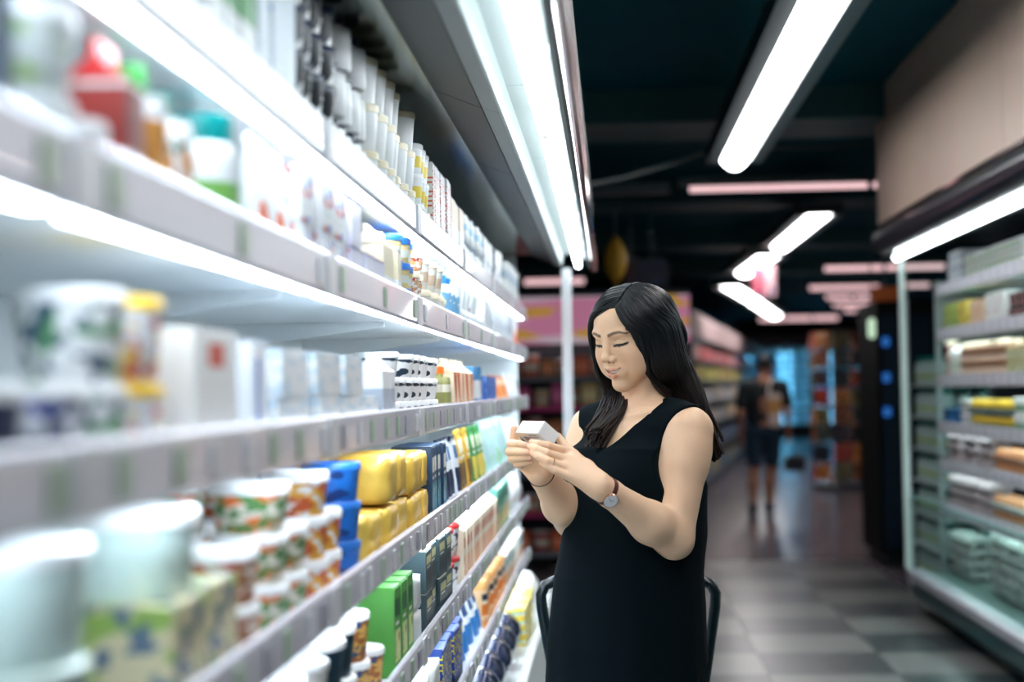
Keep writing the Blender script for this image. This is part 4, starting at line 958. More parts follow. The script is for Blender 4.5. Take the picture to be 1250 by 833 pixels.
def paint(me, rgbs):
    """per-vertex colour of skin, lips, brows ..."""
    at_ = me.color_attributes.new('tone', 'FLOAT_COLOR', 'POINT')
    c = np.ones((len(me.vertices), 4), np.float32); c[:, :3] = rgbs
    at_.data.foreach_set('color', c.ravel())
def coords(me):
    v = np.zeros(len(me.vertices) * 3, np.float32); me.vertices.foreach_get('co', v); return v.reshape(-1, 3).astype(float)
def skin_mat(name, rough=0.45, sss=0.08):
    mt = bpy.data.materials.new(name); mt.use_nodes = True; nt = mt.node_tree; b = nt.nodes['Principled BSDF']
    vc = nt.nodes.new('ShaderNodeVertexColor'); vc.layer_name = 'tone'
    nt.links.new(vc.outputs[0], b.inputs['Base Color']); b.inputs['Roughness'].default_value = rough
    b.inputs['Subsurface Weight'].default_value = sss; b.inputs['Subsurface Radius'].default_value = (0.012, 0.005, 0.003); b.inputs['Subsurface Scale'].default_value = 0.6
    b.inputs['Specular IOR Level'].default_value = 0.35
    return mt
# ------------------------------------------------------------------ the woman
def A3(px, py, Y): return np.array(at(px, py, Y))
BF = V3(-0.725, -0.689, 0); BL = V3(0.689, -0.725, 0); BZ_ = V3(0, 0, 1)           # body: forward, left, up
BC = V3(0.058, 3.36, 0)
def bw(l, f, z): return BC + BL * l + BF * f + BZ_ * z
PITCH = math.radians(15); hh = V3(-0.707, -0.707, 0)
HF = hh * math.cos(PITCH) - BZ_ * math.sin(PITCH); HU = BZ_ * math.cos(PITCH) + hh * math.sin(PITCH); HL = V3(0.707, -0.707, 0)
HC = V3(0.057, 3.362, 1.494)
def hw(a, f, v): return HC + HL * a + HF * f + HU * v
HB = np.stack([HL, HF, HU])
def mouth_gap(p):
    """smile-shaped opening between the lips"""
    q_ = (p - HC) @ HB.T; x = np.clip(np.abs(q_[:, 0]) / 0.0235, 0, 1)
    mid = -0.0622 + 0.0085 * x ** 2; hgt = 0.0034 * np.sqrt(np.clip(1 - x ** 2, 0, 1)) + 1e-5
    return np.maximum.reduce([np.abs(q_[:, 2] - mid) - hgt, np.abs(q_[:, 0]) - 0.0235, 0.0755 - q_[:, 1], q_[:, 1] - 0.12])
def head_field(F):
    e = lambda c, r, k, mode='+': F.ell(hw(*c), r, k, mode, HB)
    c = lambda p, q, ra, rb, k, mode='+': F.rc(hw(*p), hw(*q), ra, rb, k, mode)
    e((0, -0.008, 0.024), (0.071, 0.084, 0.068), 0.01)
    e((0, 0.030, -0.005), (0.063, 0.060, 0.075), 0.02)
    e((0, 0.040, 0.036), (0.056, 0.046, 0.044), 0.02)                   # forehead
    c((0, 0.030, -0.040), (0, 0.069, -0.091), 0.047, 0.0140, 0.02)      # lower face to chin
    for s in (-1, 1):
        c((s * 0.048, 0.000, -0.048), (s * 0.010, 0.068, -0.092), 0.015, 0.0120, 0.020)   # jaw line
        e((s * 0.036, 0.058, -0.030), (0.026, 0.024, 0.024), 0.022)     # cheek
        e((s * 0.040, 0.052, -0.058), (0.020, 0.022, 0.024), 0.02)      # lower cheek
        e((s * 0.031, 0.098, 0.005), (0.017, 0.014, 0.0095), 0.010, '-')  # eye socket
        e((s * 0.031, 0.0715, 0.0015), (0.0150, 0.0125, 0.0105), 0.004)   # lid over eyeball
        c((s * 0.016, 0.0865, 0.0185), (s * 0.044, 0.0755, 0.0215), 0.0040, 0.004, 0.014)    # brow ridge
        e((s * 0.068, -0.010, -0.015), (0.010, 0.018, 0.030), 0.008)    # ear
    c((0, 0.084, 0.010), (0, 0.0995, -0.025), 0.0062, 0.0082, 0.011)    # nose bridge
    e((0, 0.1015, -0.0285), (0.0098, 0.0085, 0.0080), 0.006)            # tip
    for s in (-1, 1):
        e((s * 0.0118, 0.0935, -0.0325), (0.0066, 0.0080, 0.0064), 0.005)
        e((s * 0.0062, 0.0975, -0.0395), (0.0032, 0.0040, 0.0022), 0.002, '-')
    e((0, 0.0785, -0.060), (0.029, 0.0125, 0.018), 0.014)                 # muzzle
    # lips: upper, lower, opening
    up = [(-0.0285, 0.0735, -0.0530), (-0.014, 0.0870, -0.0556), (0, 0.0905, -0.0556), (0.014, 0.0870, -0.0556), (0.0285, 0.0735, -0.0530)]
    lo = [(-0.0285, 0.0735, -0.0535), (-0.014, 0.0850, -0.0675), (0, 0.0885, -0.0715), (0.014, 0.0850, -0.0675), (0.0285, 0.0735, -0.0535)]
    for i in range(4):
        c(up[i], up[i + 1], 0.0018 if i == 0 else 0.0034, 0.0018 if i == 3 else 0.0034, 0.003)
        c(lo[i], lo[i + 1], 0.0018 if i == 0 else 0.0048, 0.0018 if i == 3 else 0.0048, 0.003)
    F.fn(mouth_gap, hw(0, 0.09, -0.06), 0.03, 0.0012, '-')
    return up, lo
# arms and hands: joints read off the photograph, each with its own distance
Sl, El, Wl = bw(0.150, -0.005, 1.288), A3(823, 659, 3.205), A3(731, 593, 3.07)
Sr, Er, Wr = bw(-0.150, -0.005, 1.288), A3(699, 634, 3.37), A3(658, 575, 3.195)
def limb(F, S, E, Wp):
    S, E, Wp = (np.array(x, float) for x in (S, E, Wp))
    F.rc(S, S + (E - S) * 0.28, 0.047, 0.0465, 0.03)
    F.rc(S + (E - S) * 0.2, E, 0.0465, 0.0375, 0.02)
    F.rc(E, E + (Wp - E) * 0.32, 0.0365, 0.0405, 0.02)
    F.rc(E + (Wp - E) * 0.32, E + (Wp - E) * 0.86, 0.0405, 0.0265, 0.02)
    F.rc(E + (Wp - E) * 0.86, Wp, 0.0265, 0.0245, 0.012)
HANDL = dict(w=Wl, mcp=[(692, 552, 3.098), (689, 561, 3.073), (690, 571, 3.058), (695, 582, 3.052)],
    pip=[(669, 544.5, 3.073), (667, 553.5, 3.053), (668, 563.5, 3.043), (677, 574.5, 3.042)],
    dip=[(658, 542, 3.072), (656, 549, 3.058), (658, 558, 3.048), (668, 569.5, 3.042)],
    tip=[(649, 540, 3.084), (647, 545.5, 3.072), (650, 553, 3.062), (661, 565.5, 3.050)],
    th=[(716, 572, 3.095), (700, 556, 3.128), (689, 545, 3.158), (681, 533, 3.172)])
HANDR = dict(w=Wr, mcp=[(636, 548, 3.222), (633, 556, 3.226), (635, 563, 3.224), (640, 569, 3.216)],
    pip=[(623.5, 542, 3.172), (622, 551.5, 3.170), (625, 560, 3.170), (631, 567, 3.170)],
    dip=[(633, 542, 3.142), (633, 552, 3.138), (636, 559, 3.140), (641, 565, 3.146)],
    tip=[(643, 544, 3.128), (645, 553, 3.122), (647, 559, 3.126), (649, 564, 3.134)],
    th=[(650, 563, 3.190), (637, 549, 3.196), (628, 537, 3.196), (628, 524, 3.190)])
FR = [0.95, 1.0, 0.95, 0.82]
def hand(F, Hd):
    w = np.array(Hd['w'], float); P = {k: [A3(*q) for q in Hd[k]] for k in ('mcp', 'pip', 'dip', 'tip', 'th')}
    mid = sum(P['mcp']) / 4
    for i in range(4):
        F.rc(w + (P['mcp'][i] - mid) * 0.35, P['mcp'][i], 0.0175, 0.0108 * FR[i], 0.014)
    F.rc(w, P['th'][0], 0.018, 0.0165, 0.012)
    F.rc((P['mcp'][0] + P['mcp'][1]) / 2 * 0.6 + P['th'][0] * 0.4, P['th'][0], 0.011, 0.012, 0.012)
    for i in range(4):
        r = FR[i]; G = Field()
        G.rc(P['mcp'][i], P['pip'][i], 0.0103 * r, 0.0090 * r, 0.002); G.rc(P['pip'][i], P['dip'][i], 0.0092 * r, 0.0079 * r, 0.002); G.rc(P['dip'][i], P['tip'][i], 0.0080 * r, 0.0066 * r, 0.002)
        F.fn(G, (P['mcp'][i] + P['tip'][i]) / 2, 0.06, 0.0028)
    G = Field().chain(P['th'], [0.0150, 0.0118, 0.0102, 0.0078], 0.003)
    F.fn(G, (P['th'][0] + P['th'][3]) / 2, 0.06, 0.005)
    return P
def rows_fn(rows):
    """stack of ellipses (z, left radius, depth radius, forward shift) about the body axis"""
    R_ = np.array(sorted(rows))
    def f(p):
        q = p - BC; z = p[:, 2]; zc = np.clip(z, R_[0, 0], R_[-1, 0])
        rl, rf, cf = (np.interp(zc, R_[:, 0], R_[:, i]) for i in (1, 2, 3))
        l = q @ BL; fw = q @ BF - cf
        k0 = np.sqrt((l / rl) ** 2 + (fw / rf) ** 2 + 1e-12)
        d = (k0 - 1) * np.minimum(rl, rf)
        return np.maximum(d, np.abs(z - zc) + np.where(z == zc, -1, 0.0))
    return f
TORSO = [(1.335, 0.085, 0.045, -0.018), (1.30, 0.125, 0.066, -0.006), (1.25, 0.138, 0.082, 0.004), (1.19, 0.136, 0.098, 0.016), (1.12, 0.126, 0.094, 0.014), (1.02, 0.122, 0.098, 0.012), (0.92, 0.130, 0.105, 0.005), (0.82, 0.130, 0.105, 0.0)]
NECK = bw(0.0, -0.030, 1.325)
def torso_field(F, off=0.0):
    t = rows_fn(TORSO); F.fn(lambda p: t(p) - off, (BC[0], BC[1], 1.08), 0.4, 0.02)
    F.rc(NECK - BZ_ * 0.02, Sl + BZ_ * 0.0 - BL * 0.02, 0.044 + off, 0.042 + off, 0.03)
    F.rc(NECK - BZ_ * 0.02, Sr + BZ_ * 0.0 + BL * 0.02, 0.044 + off, 0.042 + off, 0.03)
    for s in (-1, 1): F.ell(bw(s * 0.062, 0.070, 1.185), (0.055 + off,) * 3, 0.035)
W_F = Field()
torso_field(W_F)
W_F.rc(NECK, hw(0, -0.030, -0.045), 0.052, 0.047, 0.03)
for s in (-1, 1):                                                             # neck muscles and collar bones
    W_F.rc(hw(s * 0.045, -0.030, -0.06), bw(s * 0.014, 0.030, 1.325), 0.013, 0.008, 0.012)
    W_F.rc(bw(s * 0.018, 0.045, 1.316), bw(s * 0.075, 0.034, 1.326), 0.0055, 0.005, 0.014)
limb(W_F, Sl, El, Wl); limb(W_F, Sr, Er, Wr)
PL = hand(W_F, HANDL); PR = hand(W_F, HANDR)
LIPU, LIPL = head_field(W_F)
# dress
DRESS = [(1.24, 0.140, 0.098, 0.010), (1.17, 0.157, 0.132, 0.004), (1.067, 0.158, 0.147, 0.016), (0.985, 0.158, 0.150, 0.040), (0.845, 0.165, 0.158, 0.053), (0.745, 0.172, 0.166, 0.052), (0.45, 0.190, 0.180, 0.045)]
D_F = Field(); torso_field(D_F, 0.007)
for S_ in (Sl, Sr): D_F.rc(NECK - BZ_ * 0.012, S_ + BZ_ * 0.004, 0.050, 0.0495, 0.02)
dr = rows_fn(DRESS)
def folds(p):
    qq = p - BC; an = np.arctan2(qq @ BL, qq @ BF)
    return dr(p) + 0.004 * np.sin(an * 7 + 1.0) * np.clip((1.05 - p[:, 2]) / 0.5, 0, 1) + 0.002 * np.sin(an * 17 + p[:, 2] * 6) * np.clip((1.1 - p[:, 2]) / 0.5, 0, 1)
D_F.fn(folds, (BC[0], BC[1], 0.85), 0.5, 0.05)
def vneck(p):
    qq = p - BC; l = np.abs(qq @ BL); fw = qq @ BF; z = p[:, 2]
    front = np.maximum(l - np.maximum((z - 1.240) * 0.86, -0.02 + 0 * z), 0.0 - fw)
    back = np.maximum(l - 0.075, 1.335 - z)
    return np.minimum(front * 0.75, back)
D_F.fn(vneck, bw(0, 0, 1.3), 0.3, 0.002, '-')
for s, S_ in ((1, Sl), (-1, Sr)):
    D_F.ell(bw(s * 0.195, 0.0, 1.240), (0.077, 0.16, 0.108), 0.004, '-', np.stack([BL, BF, BZ_]))
w_me = surface_nets(W_F, (-0.40, 2.9, 1.0), (0.36, 3.72, 1.64), 0.0019, 'skin', hidden=D_F)
co = coords(w_me)
def seg_d(p, pts):
    d = np.full(len(p), 9.0)
    for i in range(len(pts) - 1):
        a, b = np.array(pts[i], float), np.array(pts[i + 1], float); ab = b - a
        t = np.clip(((p - a) @ ab) / (ab @ ab), 0, 1); d = np.minimum(d, np.linalg.norm(p - a - t[:, None] * ab, axis=1))
    return d
SKIN = np.array(lin((246, 206, 170))); tone = np.tile(SKIN, (len(co), 1))
q = (co - HC) @ HB.T
def blend(mask, c, w=1.0):
    global tone
    m_ = (np.clip(mask, 0, 1) * w)[:, None]; tone = tone * (1 - m_) + np.array(lin(c)) * m_
face = q[:, 1] > 0.03
for s in (-1, 1):
    blend(np.exp(-((q[:, 0] - s * 0.040) ** 2 + (q[:, 1] - 0.07) ** 2 + (q[:, 2] + 0.033) ** 2) / 0.018 ** 2), (238, 168, 146), 0.4)
lipd = np.minimum(seg_d(q, LIPU) - 0.0034, seg_d(q, LIPL) - 0.0050)
blend(np.where(face, 1 - np.clip((lipd + 0.0005) / 0.0014, 0, 1), 0), (216, 100, 94), 0.95)
blend(np.where(face & (mouth_gap(co) < 0.0004) & (lipd > 0.0005), 1, 0), (90, 34, 32))
av = q[:, [0, 2]]
def seg2(pts): return seg_d(np.c_[av, np.zeros(len(av))], [(a, b, 0) for a, b in pts])
for s in (-1, 1):
    brow = [(s * 0.013, 0.0185), (s * 0.026, 0.0225), (s * 0.038, 0.0235), (s * 0.050, 0.0185)]
    wdt = np.interp(np.abs(q[:, 0]), [0.012, 0.03, 0.052], [0.0026, 0.0022, 0.0008])
    blend(np.where(face, 1 - np.clip((seg2(brow) - wdt) / 0.0018, 0, 1), 0), (70, 48, 40), 0.85)
    eye = [(s * 0.0185, -0.0052), (s * 0.025, -0.0048), (s * 0.033, -0.0050), (s * 0.040, -0.0044), (s * 0.0455, -0.0030)]
    blend(np.where(face, 1 - np.clip((seg2(eye) - 0.0020) / 0.0012, 0, 1), 0), (30, 20, 20), 0.95)
    blend(np.where(face, np.exp(-(((av - np.array((s * 0.030, -0.0058))) / np.array((0.0046, 0.0030))) ** 2).sum(1) ** 2), 0), (26, 18, 18), 0.9)
    lid = [(s * 0.020, 0.0062), (s * 0.031, 0.0090), (s * 0.043, 0.0062)]
    blend(np.where(face, 1 - np.clip((seg2(lid) - 0.0004) / 0.0016, 0, 1), 0), (176, 124, 100), 0.55)
    blend(np.where(face, np.exp(-((av - np.array((s * 0.0062, -0.0405))) ** 2).sum(1) / 0.0028 ** 2), 0), (110, 50, 44), 0.8)
edge = np.where(q[:, 0] > 0.026, 0.078 - (q[:, 0] - 0.026) * 2.2, 0.078 - (0.026 - q[:, 0]) * 0.42)
scalp = ((q[:, 2] > edge) & (q[:, 2] > 0.0)) | ((q[:, 1] < 0.02) & (q[:, 2] > -0.02)) | ((q[:, 1] < -0.03) & (q[:, 2] > -0.07))
blend(np.where(scalp & (q[:, 2] > -0.08), 1, 0), (14, 18, 22))
for P in (PL, PR):
    for t_ in P['tip'] + [P['th'][3]]:
        blend(np.exp(-((co - t_) ** 2).sum(1) / 0.0075 ** 2), (232, 150, 132), 0.5)
    for k_ in P['pip'] + P['mcp']:
        blend(np.exp(-((co - k_) ** 2).sum(1) / 0.009 ** 2), (236, 176, 148), 0.35)
paint(w_me, tone)
woman = empty('person', (BC[0], BC[1], 0)); tag(woman, 'woman in a sleeveless black V-neck dress reading a small white box', 'person')
def wpart(name, me, m_, parent=woman):
    o = obj(name, me, m_, parent); o.matrix_parent_inverse = Matrix.Translation(-Vector((BC[0], BC[1], 0))) if parent is woman else Matrix()
    return o
skin_o = wpart('body', w_me, skin_mat('skin'))
# teeth and eyelashes
tp = [hw(a, 0.0862 - 11.0 * a * a, -0.0606 + 12 * a * a) for a in np.linspace(-0.0205, 0.0205, 11)]
tb = MB()
for i in range(len(tp) - 1):
    a, b = tp[i], tp[i + 1]; g_ = (b - a) * 0.04
    n = len(tb.v)
    for pnt in (a + g_, b - g_):
        for dv in (0.0040, -0.0042): 
            for df in (0.0, -0.004): tb.v.append(tuple(pnt + HU * dv + HF * df))
    tb.f += [tuple(n + i_ for i_ in qd) for qd in ((0, 4, 6, 2), (1, 3, 7, 5), (0, 2, 3, 1), (4, 5, 7, 6), (0, 1, 5, 4), (2, 6, 7, 3))]
wpart('teeth', tb.mesh('teeth'), mat('tooth', (244, 238, 230), 0.25))
lb = MB()
for s in (-1, 1):
    pts = []
    for a, v_ in ((0.0170, -0.0042), (0.0230, -0.0032), (0.031, -0.0036), (0.038, -0.0034), (0.0450, -0.0024), (0.0490, -0.0008)):
        # drop onto the lid surface from in front
        fs = np.linspace(0.105, 0.05, 111); dd = W_F(np.stack([hw(s * a, f_, v_) for f_ in fs])); hit = np.argmax(dd < 0)
        pts.append(tuple(hw(s * a, fs[hit] + 0.0006, v_)))
    lb.tube(pts, [0.0004, 0.0013, 0.0017, 0.0017, 0.0013, 0.0003], 6)
wpart('eyelashes', lb.mesh('eyelashes'), mat('lash', (16, 12, 14), 0.6))
# dress
d_me = surface_nets(D_F, (-0.22, 3.05, 0.42), (0.34, 3.68, 1.42), 0.003, 'dress')
dress = wpart('dress', d_me, mat('dress_black', (3, 16, 22), 0.85, spec=0.1, bump=0.15, nscale=400)); dress['label'] = 'loose black sleeveless V-neck dress'
# legs and shoes
for s in (-1, 1):
    LF = Field().chain([bw(s * 0.075, 0.03, 0.78), bw(s * 0.085, 0.02, 0.46), bw(s * 0.09, -0.01, 0.30), bw(s * 0.09, -0.01, 0.085)], [0.060, 0.050, 0.048, 0.032], 0.03)
    LF.rc(bw(s * 0.09, -0.03, 0.04), bw(s * 0.095, 0.13, 0.025), 0.032, 0.022, 0.03)
    lm = surface_nets(LF, (-0.2, 3.1, -0.02), (0.32, 3.65, 0.9), 0.008, 'leg'); paint(lm, np.tile(SKIN, (len(lm.vertices), 1)))
    wpart('leg', lm, skin_o.data.materials[0])
for s in (-1, 1):
    SF = Field().rc(bw(s * 0.09, -0.035, 0.040), bw(s * 0.095, 0.145, 0.030), 0.042, 0.034, 0.01)
    SF.ell(bw(s * 0.09, 0.0, 0.13), (0.09, 0.09, 0.07), 0.01, '-')
    c_ = bw(s * 0.09, 0.05, 0.05); sm = surface_nets(SF, c_ - V3(0.2, 0.2, 0.05), c_ + V3(0.2, 0.2, 0.1), 0.006, 'shoe')
    v_ = coords(sm); v_[:, 2] = np.maximum(v_[:, 2], 0.0); sm.vertices.foreach_set('co', v_.astype(np.float32).ravel()); sm.update()
    wpart('shoe', sm, mat('shoe_black', (14, 18, 22), 0.4))
# hair: overlapping tapered locks combed from the part
HAIRC = hw(0, -0.010, 0.028)
def hull(phi, v, grow=0.012, low=1.0):
    """point on the hair's outer shape at azimuth phi (0 = face, + = her left) and height v"""
    ra, rf_, rv = 0.072 + grow, 0.084 + grow, 0.068 + grow
    if v > 0.024: k = math.sqrt(max(0.0, 1 - ((v - 0.024) / rv) ** 2))
    else: k = 1.0 + (low - 1.0) * min(1, (0.024 - v) / 0.1)
    return hw(ra * k * math.sin(phi), -0.008 + rf_ * k * math.cos(phi), v)
def catmull(P, n):
    P = [np.array(p, float) for p in P]; P = [2 * P[0] - P[1]] + P + [2 * P[-1] - P[-2]]; out = []
    for i in range(1, len(P) - 2):
        for j in range(n):
            t = j / n; out.append(0.5 * (2 * P[i] + (P[i + 1] - P[i - 1]) * t + (2 * P[i - 1] - 5 * P[i] + 4 * P[i + 1] - P[i + 2]) * t * t + (3 * P[i] - P[i - 1] - 3 * P[i + 1] + P[i + 2]) * t ** 3))
    out.append(P[-2]); return out
hv, hf_, hcol = [], [], []
def lock(P, width, thick, tipc=0.0, n=6):
    pts = catmull(P, n); m_ = len(pts); SEG = 6; n0 = len(hv)
    for i, p in enumerate(pts):
        t = pts[min(i + 1, m_ - 1)] - pts[max(i - 1, 0)]; t = t / (np.linalg.norm(t) + 1e-9)
        o = p - (HAIRC * V3(1, 1, 0) + V3(0, 0, p[2])); o = o - t * (o @ t); o = o / (np.linalg.norm(o) + 1e-9); s_ = np.cross(t, o)
        u = i / (m_ - 1); w = width * (0.55 + 0.45 * min(1, u * 5)) * (1 - max(0, (u - 0.72) / 0.28) ** 1.6 * 0.9)
        for k in range(SEG):
            a = 2 * math.pi * k / SEG; hv.append(tuple(p + s_ * (w * math.cos(a)) + o * (thick * math.sin(a)))); hcol.append(u)
    for i in range(m_ - 1):
        for k in range(SEG):
            a = n0 + i * SEG + k; b = n0 + i * SEG + (k + 1) % SEG; hf_.append((a, b, b + SEG, a + SEG))
rr = random.Random(11)
def part_pt(t):
    """along the part: t = 0 at the hairline, 1 at the crown"""
    return np.array((0.028 * (1 - 0.7 * t), 0.060 - 0.108 * t, 0.072 + 0.024 * math.sin(t * math.pi * 0.5)))
def on_cap(a, f, v, grow=0.010):
    """push a head-local point out to the hair cap"""
    d = np.array((a / (0.072 + grow), (f + 0.008) / (0.084 + grow), (v - 0.024) / (0.068 + grow))); k = 1 / np.linalg.norm(d)
    return hw(a * k, -0.008 + (f + 0.008) * k, 0.024 + (v - 0.024) * k)
LVS = [0.070, 0.045, 0.012, -0.030, -0.075]          # heights at which a lock is guided
FRONT = {1: [24, 33, 43, 47, 49], -1: [-10, -36, -50, -56, -62]}       # azimuth of the hair's front edge at those heights
def side_locks(side, N, layer):
    for i in range(N):
        u = (i + rr.random()) / N                       # 0 = next to the face, 1 = back of the head
        if layer == 2: u *= 0.5
        g = 0.007 + 0.004 * layer + rr.uniform(-0.001, 0.002)
        pt = part_pt(min(1, u * 1.1 + rr.uniform(0, 0.04)))
        P = [on_cap(pt[0] + side * 0.0015, pt[1], pt[2], g)]
        for v, ph in zip(LVS, FRONT[side]):
            up_ = u ** (1.0 if v < 0.03 else 1.25)
            P.append(hull(math.radians(ph + (side * 180 - ph) * up_), v + (rr.uniform(-0.003, 0.003)), g + 0.001, 0.88 + 0.16 * min(1, u * 2.2)))
        mq = ((P[0] + P[1]) / 2 - HC) @ HB.T
        if u > 0.15: extra = on_cap(mq[0], mq[1], mq[2], g)
        else: extra = None
        if side < 0 and u < 0.35:                       # beside the far cheek the hair stands a little proud of the face
            b_ = (u / 0.35) ** 1.5
            for k_, fp in enumerate(((-0.030, 0.074, 0.066), (-0.0595, 0.067, 0.045), (-0.0735, 0.064, 0.012), (-0.0800, 0.058, -0.030), (-0.0840, 0.053, -0.075))):
                P[k_ + 1] = hw(fp[0], fp[1], fp[2]) * (1 - b_) + P[k_ + 1] * b_
        j = lambda s_: rr.uniform(-s_, s_)
        if side > 0:                                    # falls behind the left shoulder
            if u < 0.10:
                P[-1] = hw(0.058 + j(0.003), 0.040 + j(0.004), -0.072); P.append(hw(0.057 + j(0.004), 0.018 + j(0.006), -0.110 + j(0.006))); P.append(hw(0.060 + j(0.008), -0.004 + j(0.008), -0.140 + j(0.014)))
            else:
                t = min(1, (u - 0.10) / 0.50); w_ = max(0.0, (u - 0.6) / 0.4)
                P.append(bw(0.045 + 0.058 * t - 0.07 * w_ + j(0.006), -0.058 - 0.030 * t - 0.02 * w_ + j(0.006), 1.372 + j(0.006)))
                P.append(bw(0.060 + 0.084 * t - 0.14 * w_ + j(0.012), -0.100 - 0.018 * w_ + j(0.008), 1.268 - 0.022 * t + j(0.028)))
        elif u < 0.5:                                   # front strands fall before the right shoulder
            t = u / 0.5
            P.append(hw(-0.079 + 0.012 * t + j(0.003), 0.046 - 0.046 * t + j(0.004), -0.112))
            P.append(A3(736 + 28 * t + j(3), 495 + j(3), 3.398 - 0.058 * t + j(0.004)))
            P.append(bw(-0.045 + 0.040 * t + j(0.014), 0.102 + j(0.006), 1.272 + j(0.022)))
        else:
            P.append(bw(-0.05 + j(0.01), -0.085 + j(0.01), 1.36)); P.append(bw(-0.07 + j(0.03), -0.118 + j(0.008), 1.27 + j(0.02)))
        if extra is not None: P.insert(1, extra)
        P = [P[0]] + [p + V3(j(0.0012), j(0.0012), j(0.0012)) for p in P[1:]]
        lock(P, rr.uniform(0.0045, 0.0085) * (0.8 if layer == 2 else 1), rr.uniform(0.0022, 0.0036))
for lay in (0, 1, 2):
    side_locks(1, 150, lay); side_locks(-1, 120, lay)
for i in range(60):                                      # crown and back seam
    a = rr.uniform(-0.03, 0.03); pt = part_pt(rr.uniform(0.6, 1.0)); ph = math.pi + rr.uniform(-0.9, 0.9)
    lock([on_cap(pt[0] + a * 0.3, pt[1], pt[2], 0.010), hull(ph, 0.07, 0.011), hull(ph, 0.02, 0.012), hull(ph, -0.05, 0.012, 1.04), bw(rr.uniform(-0.08, 0.10), -0.085, 1.36), bw(rr.uniform(-0.09, 0.12), -0.125, 1.27 + rr.uniform(-0.03, 0.03))], 0.009, 0.004)
h_me = me_from(hv, hf_, 'hair', True)
hc_ = np.array(hcol)[:, None]; c0, c1 = np.array(lin((8, 18, 23))), np.array(lin((40, 28, 25)))
paint(h_me, c0 * (1 - np.clip((hc_ - 0.55) / 0.45, 0, 1)) + c1 * np.clip((hc_ - 0.55) / 0.45, 0, 1))
hm = skin_mat('hair_black', 0.45, 0.0)
hair = wpart('hair', h_me, hm); hair['label'] = 'long straight black hair parted at the side'
# the small white box in her hands
V0 = A3(656, 529, 3.112); e1 = V3(-0.0485, 0.066, 0); e3 = V3(0.0295, 0.0216, -0.028); e2 = V3(0.0148, 0.0109, 0.024)
mb_ = MB(); mb_.v = [tuple(V0 + e1 * i + e2 * j + e3 * k) for k in (0, 1) for j in (0, 1) for i in (0, 1)]
mb_.f = [(0, 1, 3, 2), (4, 6, 7, 5), (0, 4, 5, 1), (2, 3, 7, 6), (0, 2, 6, 4), (1, 5, 7, 3)]
bme = mb_.mesh('box'); bm = bmesh.new(); bm.from_mesh(bme); bmesh.ops.recalc_face_normals(bm, faces=bm.faces); bmesh.ops.bevel(bm, geom=list(bm.edges), offset=0.0012, segments=2, affect='EDGES'); bm.to_mesh(bme); bm.free()
wb = obj('small_box', bme, mat('card_white', (246, 247, 248), 0.4)); tag(wb, 'small white cardboard box held in both hands', 'box')
pb = MB()
def face_mark(o_, u_, w_, x0, x1, y0, y1, nrm):
    n = len(pb.v); pb.v.extend(tuple(o_ + u_ * a + w_ * b + nrm) for a, b in ((x0, y0), (x1, y0), (x1, y1), (x0, y1))); pb.f.append((n, n + 1, n + 2, n + 3))
nb_ = -e2 / np.linalg.norm(e2) * 0.0004; nt_ = -e3 / np.linalg.norm(e3) * 0.0004
for r_ in range(3): face_mark(V0, e1, e3, 0.15, 0.5 + 0.1 * r_, 0.14 + 0.17 * r_, 0.20 + 0.17 * r_, nb_)
face_mark(V0, e1, e3, 0.62, 0.85, 0.3, 0.6, nb_)
for r_ in range(2): face_mark(V0, e1, e2, 0.3, 0.7, 0.35 + 0.25 * r_, 0.41 + 0.25 * r_, nt_)
obj('print', pb.mesh('print'), mat('print_grey', (168, 172, 182), 0.5), wb)
# wristwatch, hair tie, ring
ax = (Wl - El) / np.linalg.norm(Wl - El); QW = El + (Wl - El) * 0.905
vw = np.array(EYE) - QW; vw = vw - ax * (vw @ ax); vw /= np.linalg.norm(vw); sd = np.cross(ax, vw)
nrm = vw * 0.94 + sd * (-0.34 if (A3(733, 605, 3.0) - QW) @ sd < 0 else 0.34); nrm /= np.linalg.norm(nrm); tan = np.cross(ax, nrm)
wt = empty('wristwatch', tuple(QW)); tag(wt, 'round wristwatch with brown strap on her left wrist', 'watch')
def wr(p): return tuple(np.array(p) - QW)
st = MB(); N_ = 28; R_w = 0.0272
for i in range(N_):
    a = 2 * math.pi * i / N_; c_ = QW + nrm * (R_w * math.cos(a)) + tan * (R_w * math.sin(a)); o_ = nrm * math.cos(a) + tan * math.sin(a)
    for (x_, y_) in ((-0.0065, 0), (0.0065, 0), (0.0065, 0.0018), (-0.0065, 0.0018)): st.v.append(wr(c_ + ax * x_ + o_ * y_))
for i in range(N_):
    for k in range(4):
        a = i * 4 + k; b = i * 4 + (k + 1) % 4; c_ = ((i + 1) % N_) * 4
        st.f.append((a, b, c_ + (k + 1) % 4, c_ + k))
obj('strap', st.mesh('strap', smooth=True), mat('strap_brown', (92, 40, 36), 0.5), wt)
def disc(r, h0, h1, m_, nm):
    d_ = MB(); N2 = 24
    for h_ in (h0, h1):
        for i in range(N2):
            a = 2 * math.pi * i / N2; d_.v.append(wr(QW + nrm * (R_w + h_) + ax * (r * math.cos(a)) + tan * (r * math.sin(a))))
    d_.f = [(i, (i + 1) % N2, N2 + (i + 1) % N2, N2 + i) for i in range(N2)] + [tuple(range(N2)), tuple(range(N2, 2 * N2))]
    return obj(nm, d_.mesh(nm), m_, wt)
disc(0.0152, 0.0004, 0.0066, mat('watch_gold', (226, 190, 168), 0.25, 0.9), 'case')
disc(0.0140, 0.0060, 0.0070, mat('watch_dial', (246, 246, 248), 0.35), 'dial')
hb_ = MB()
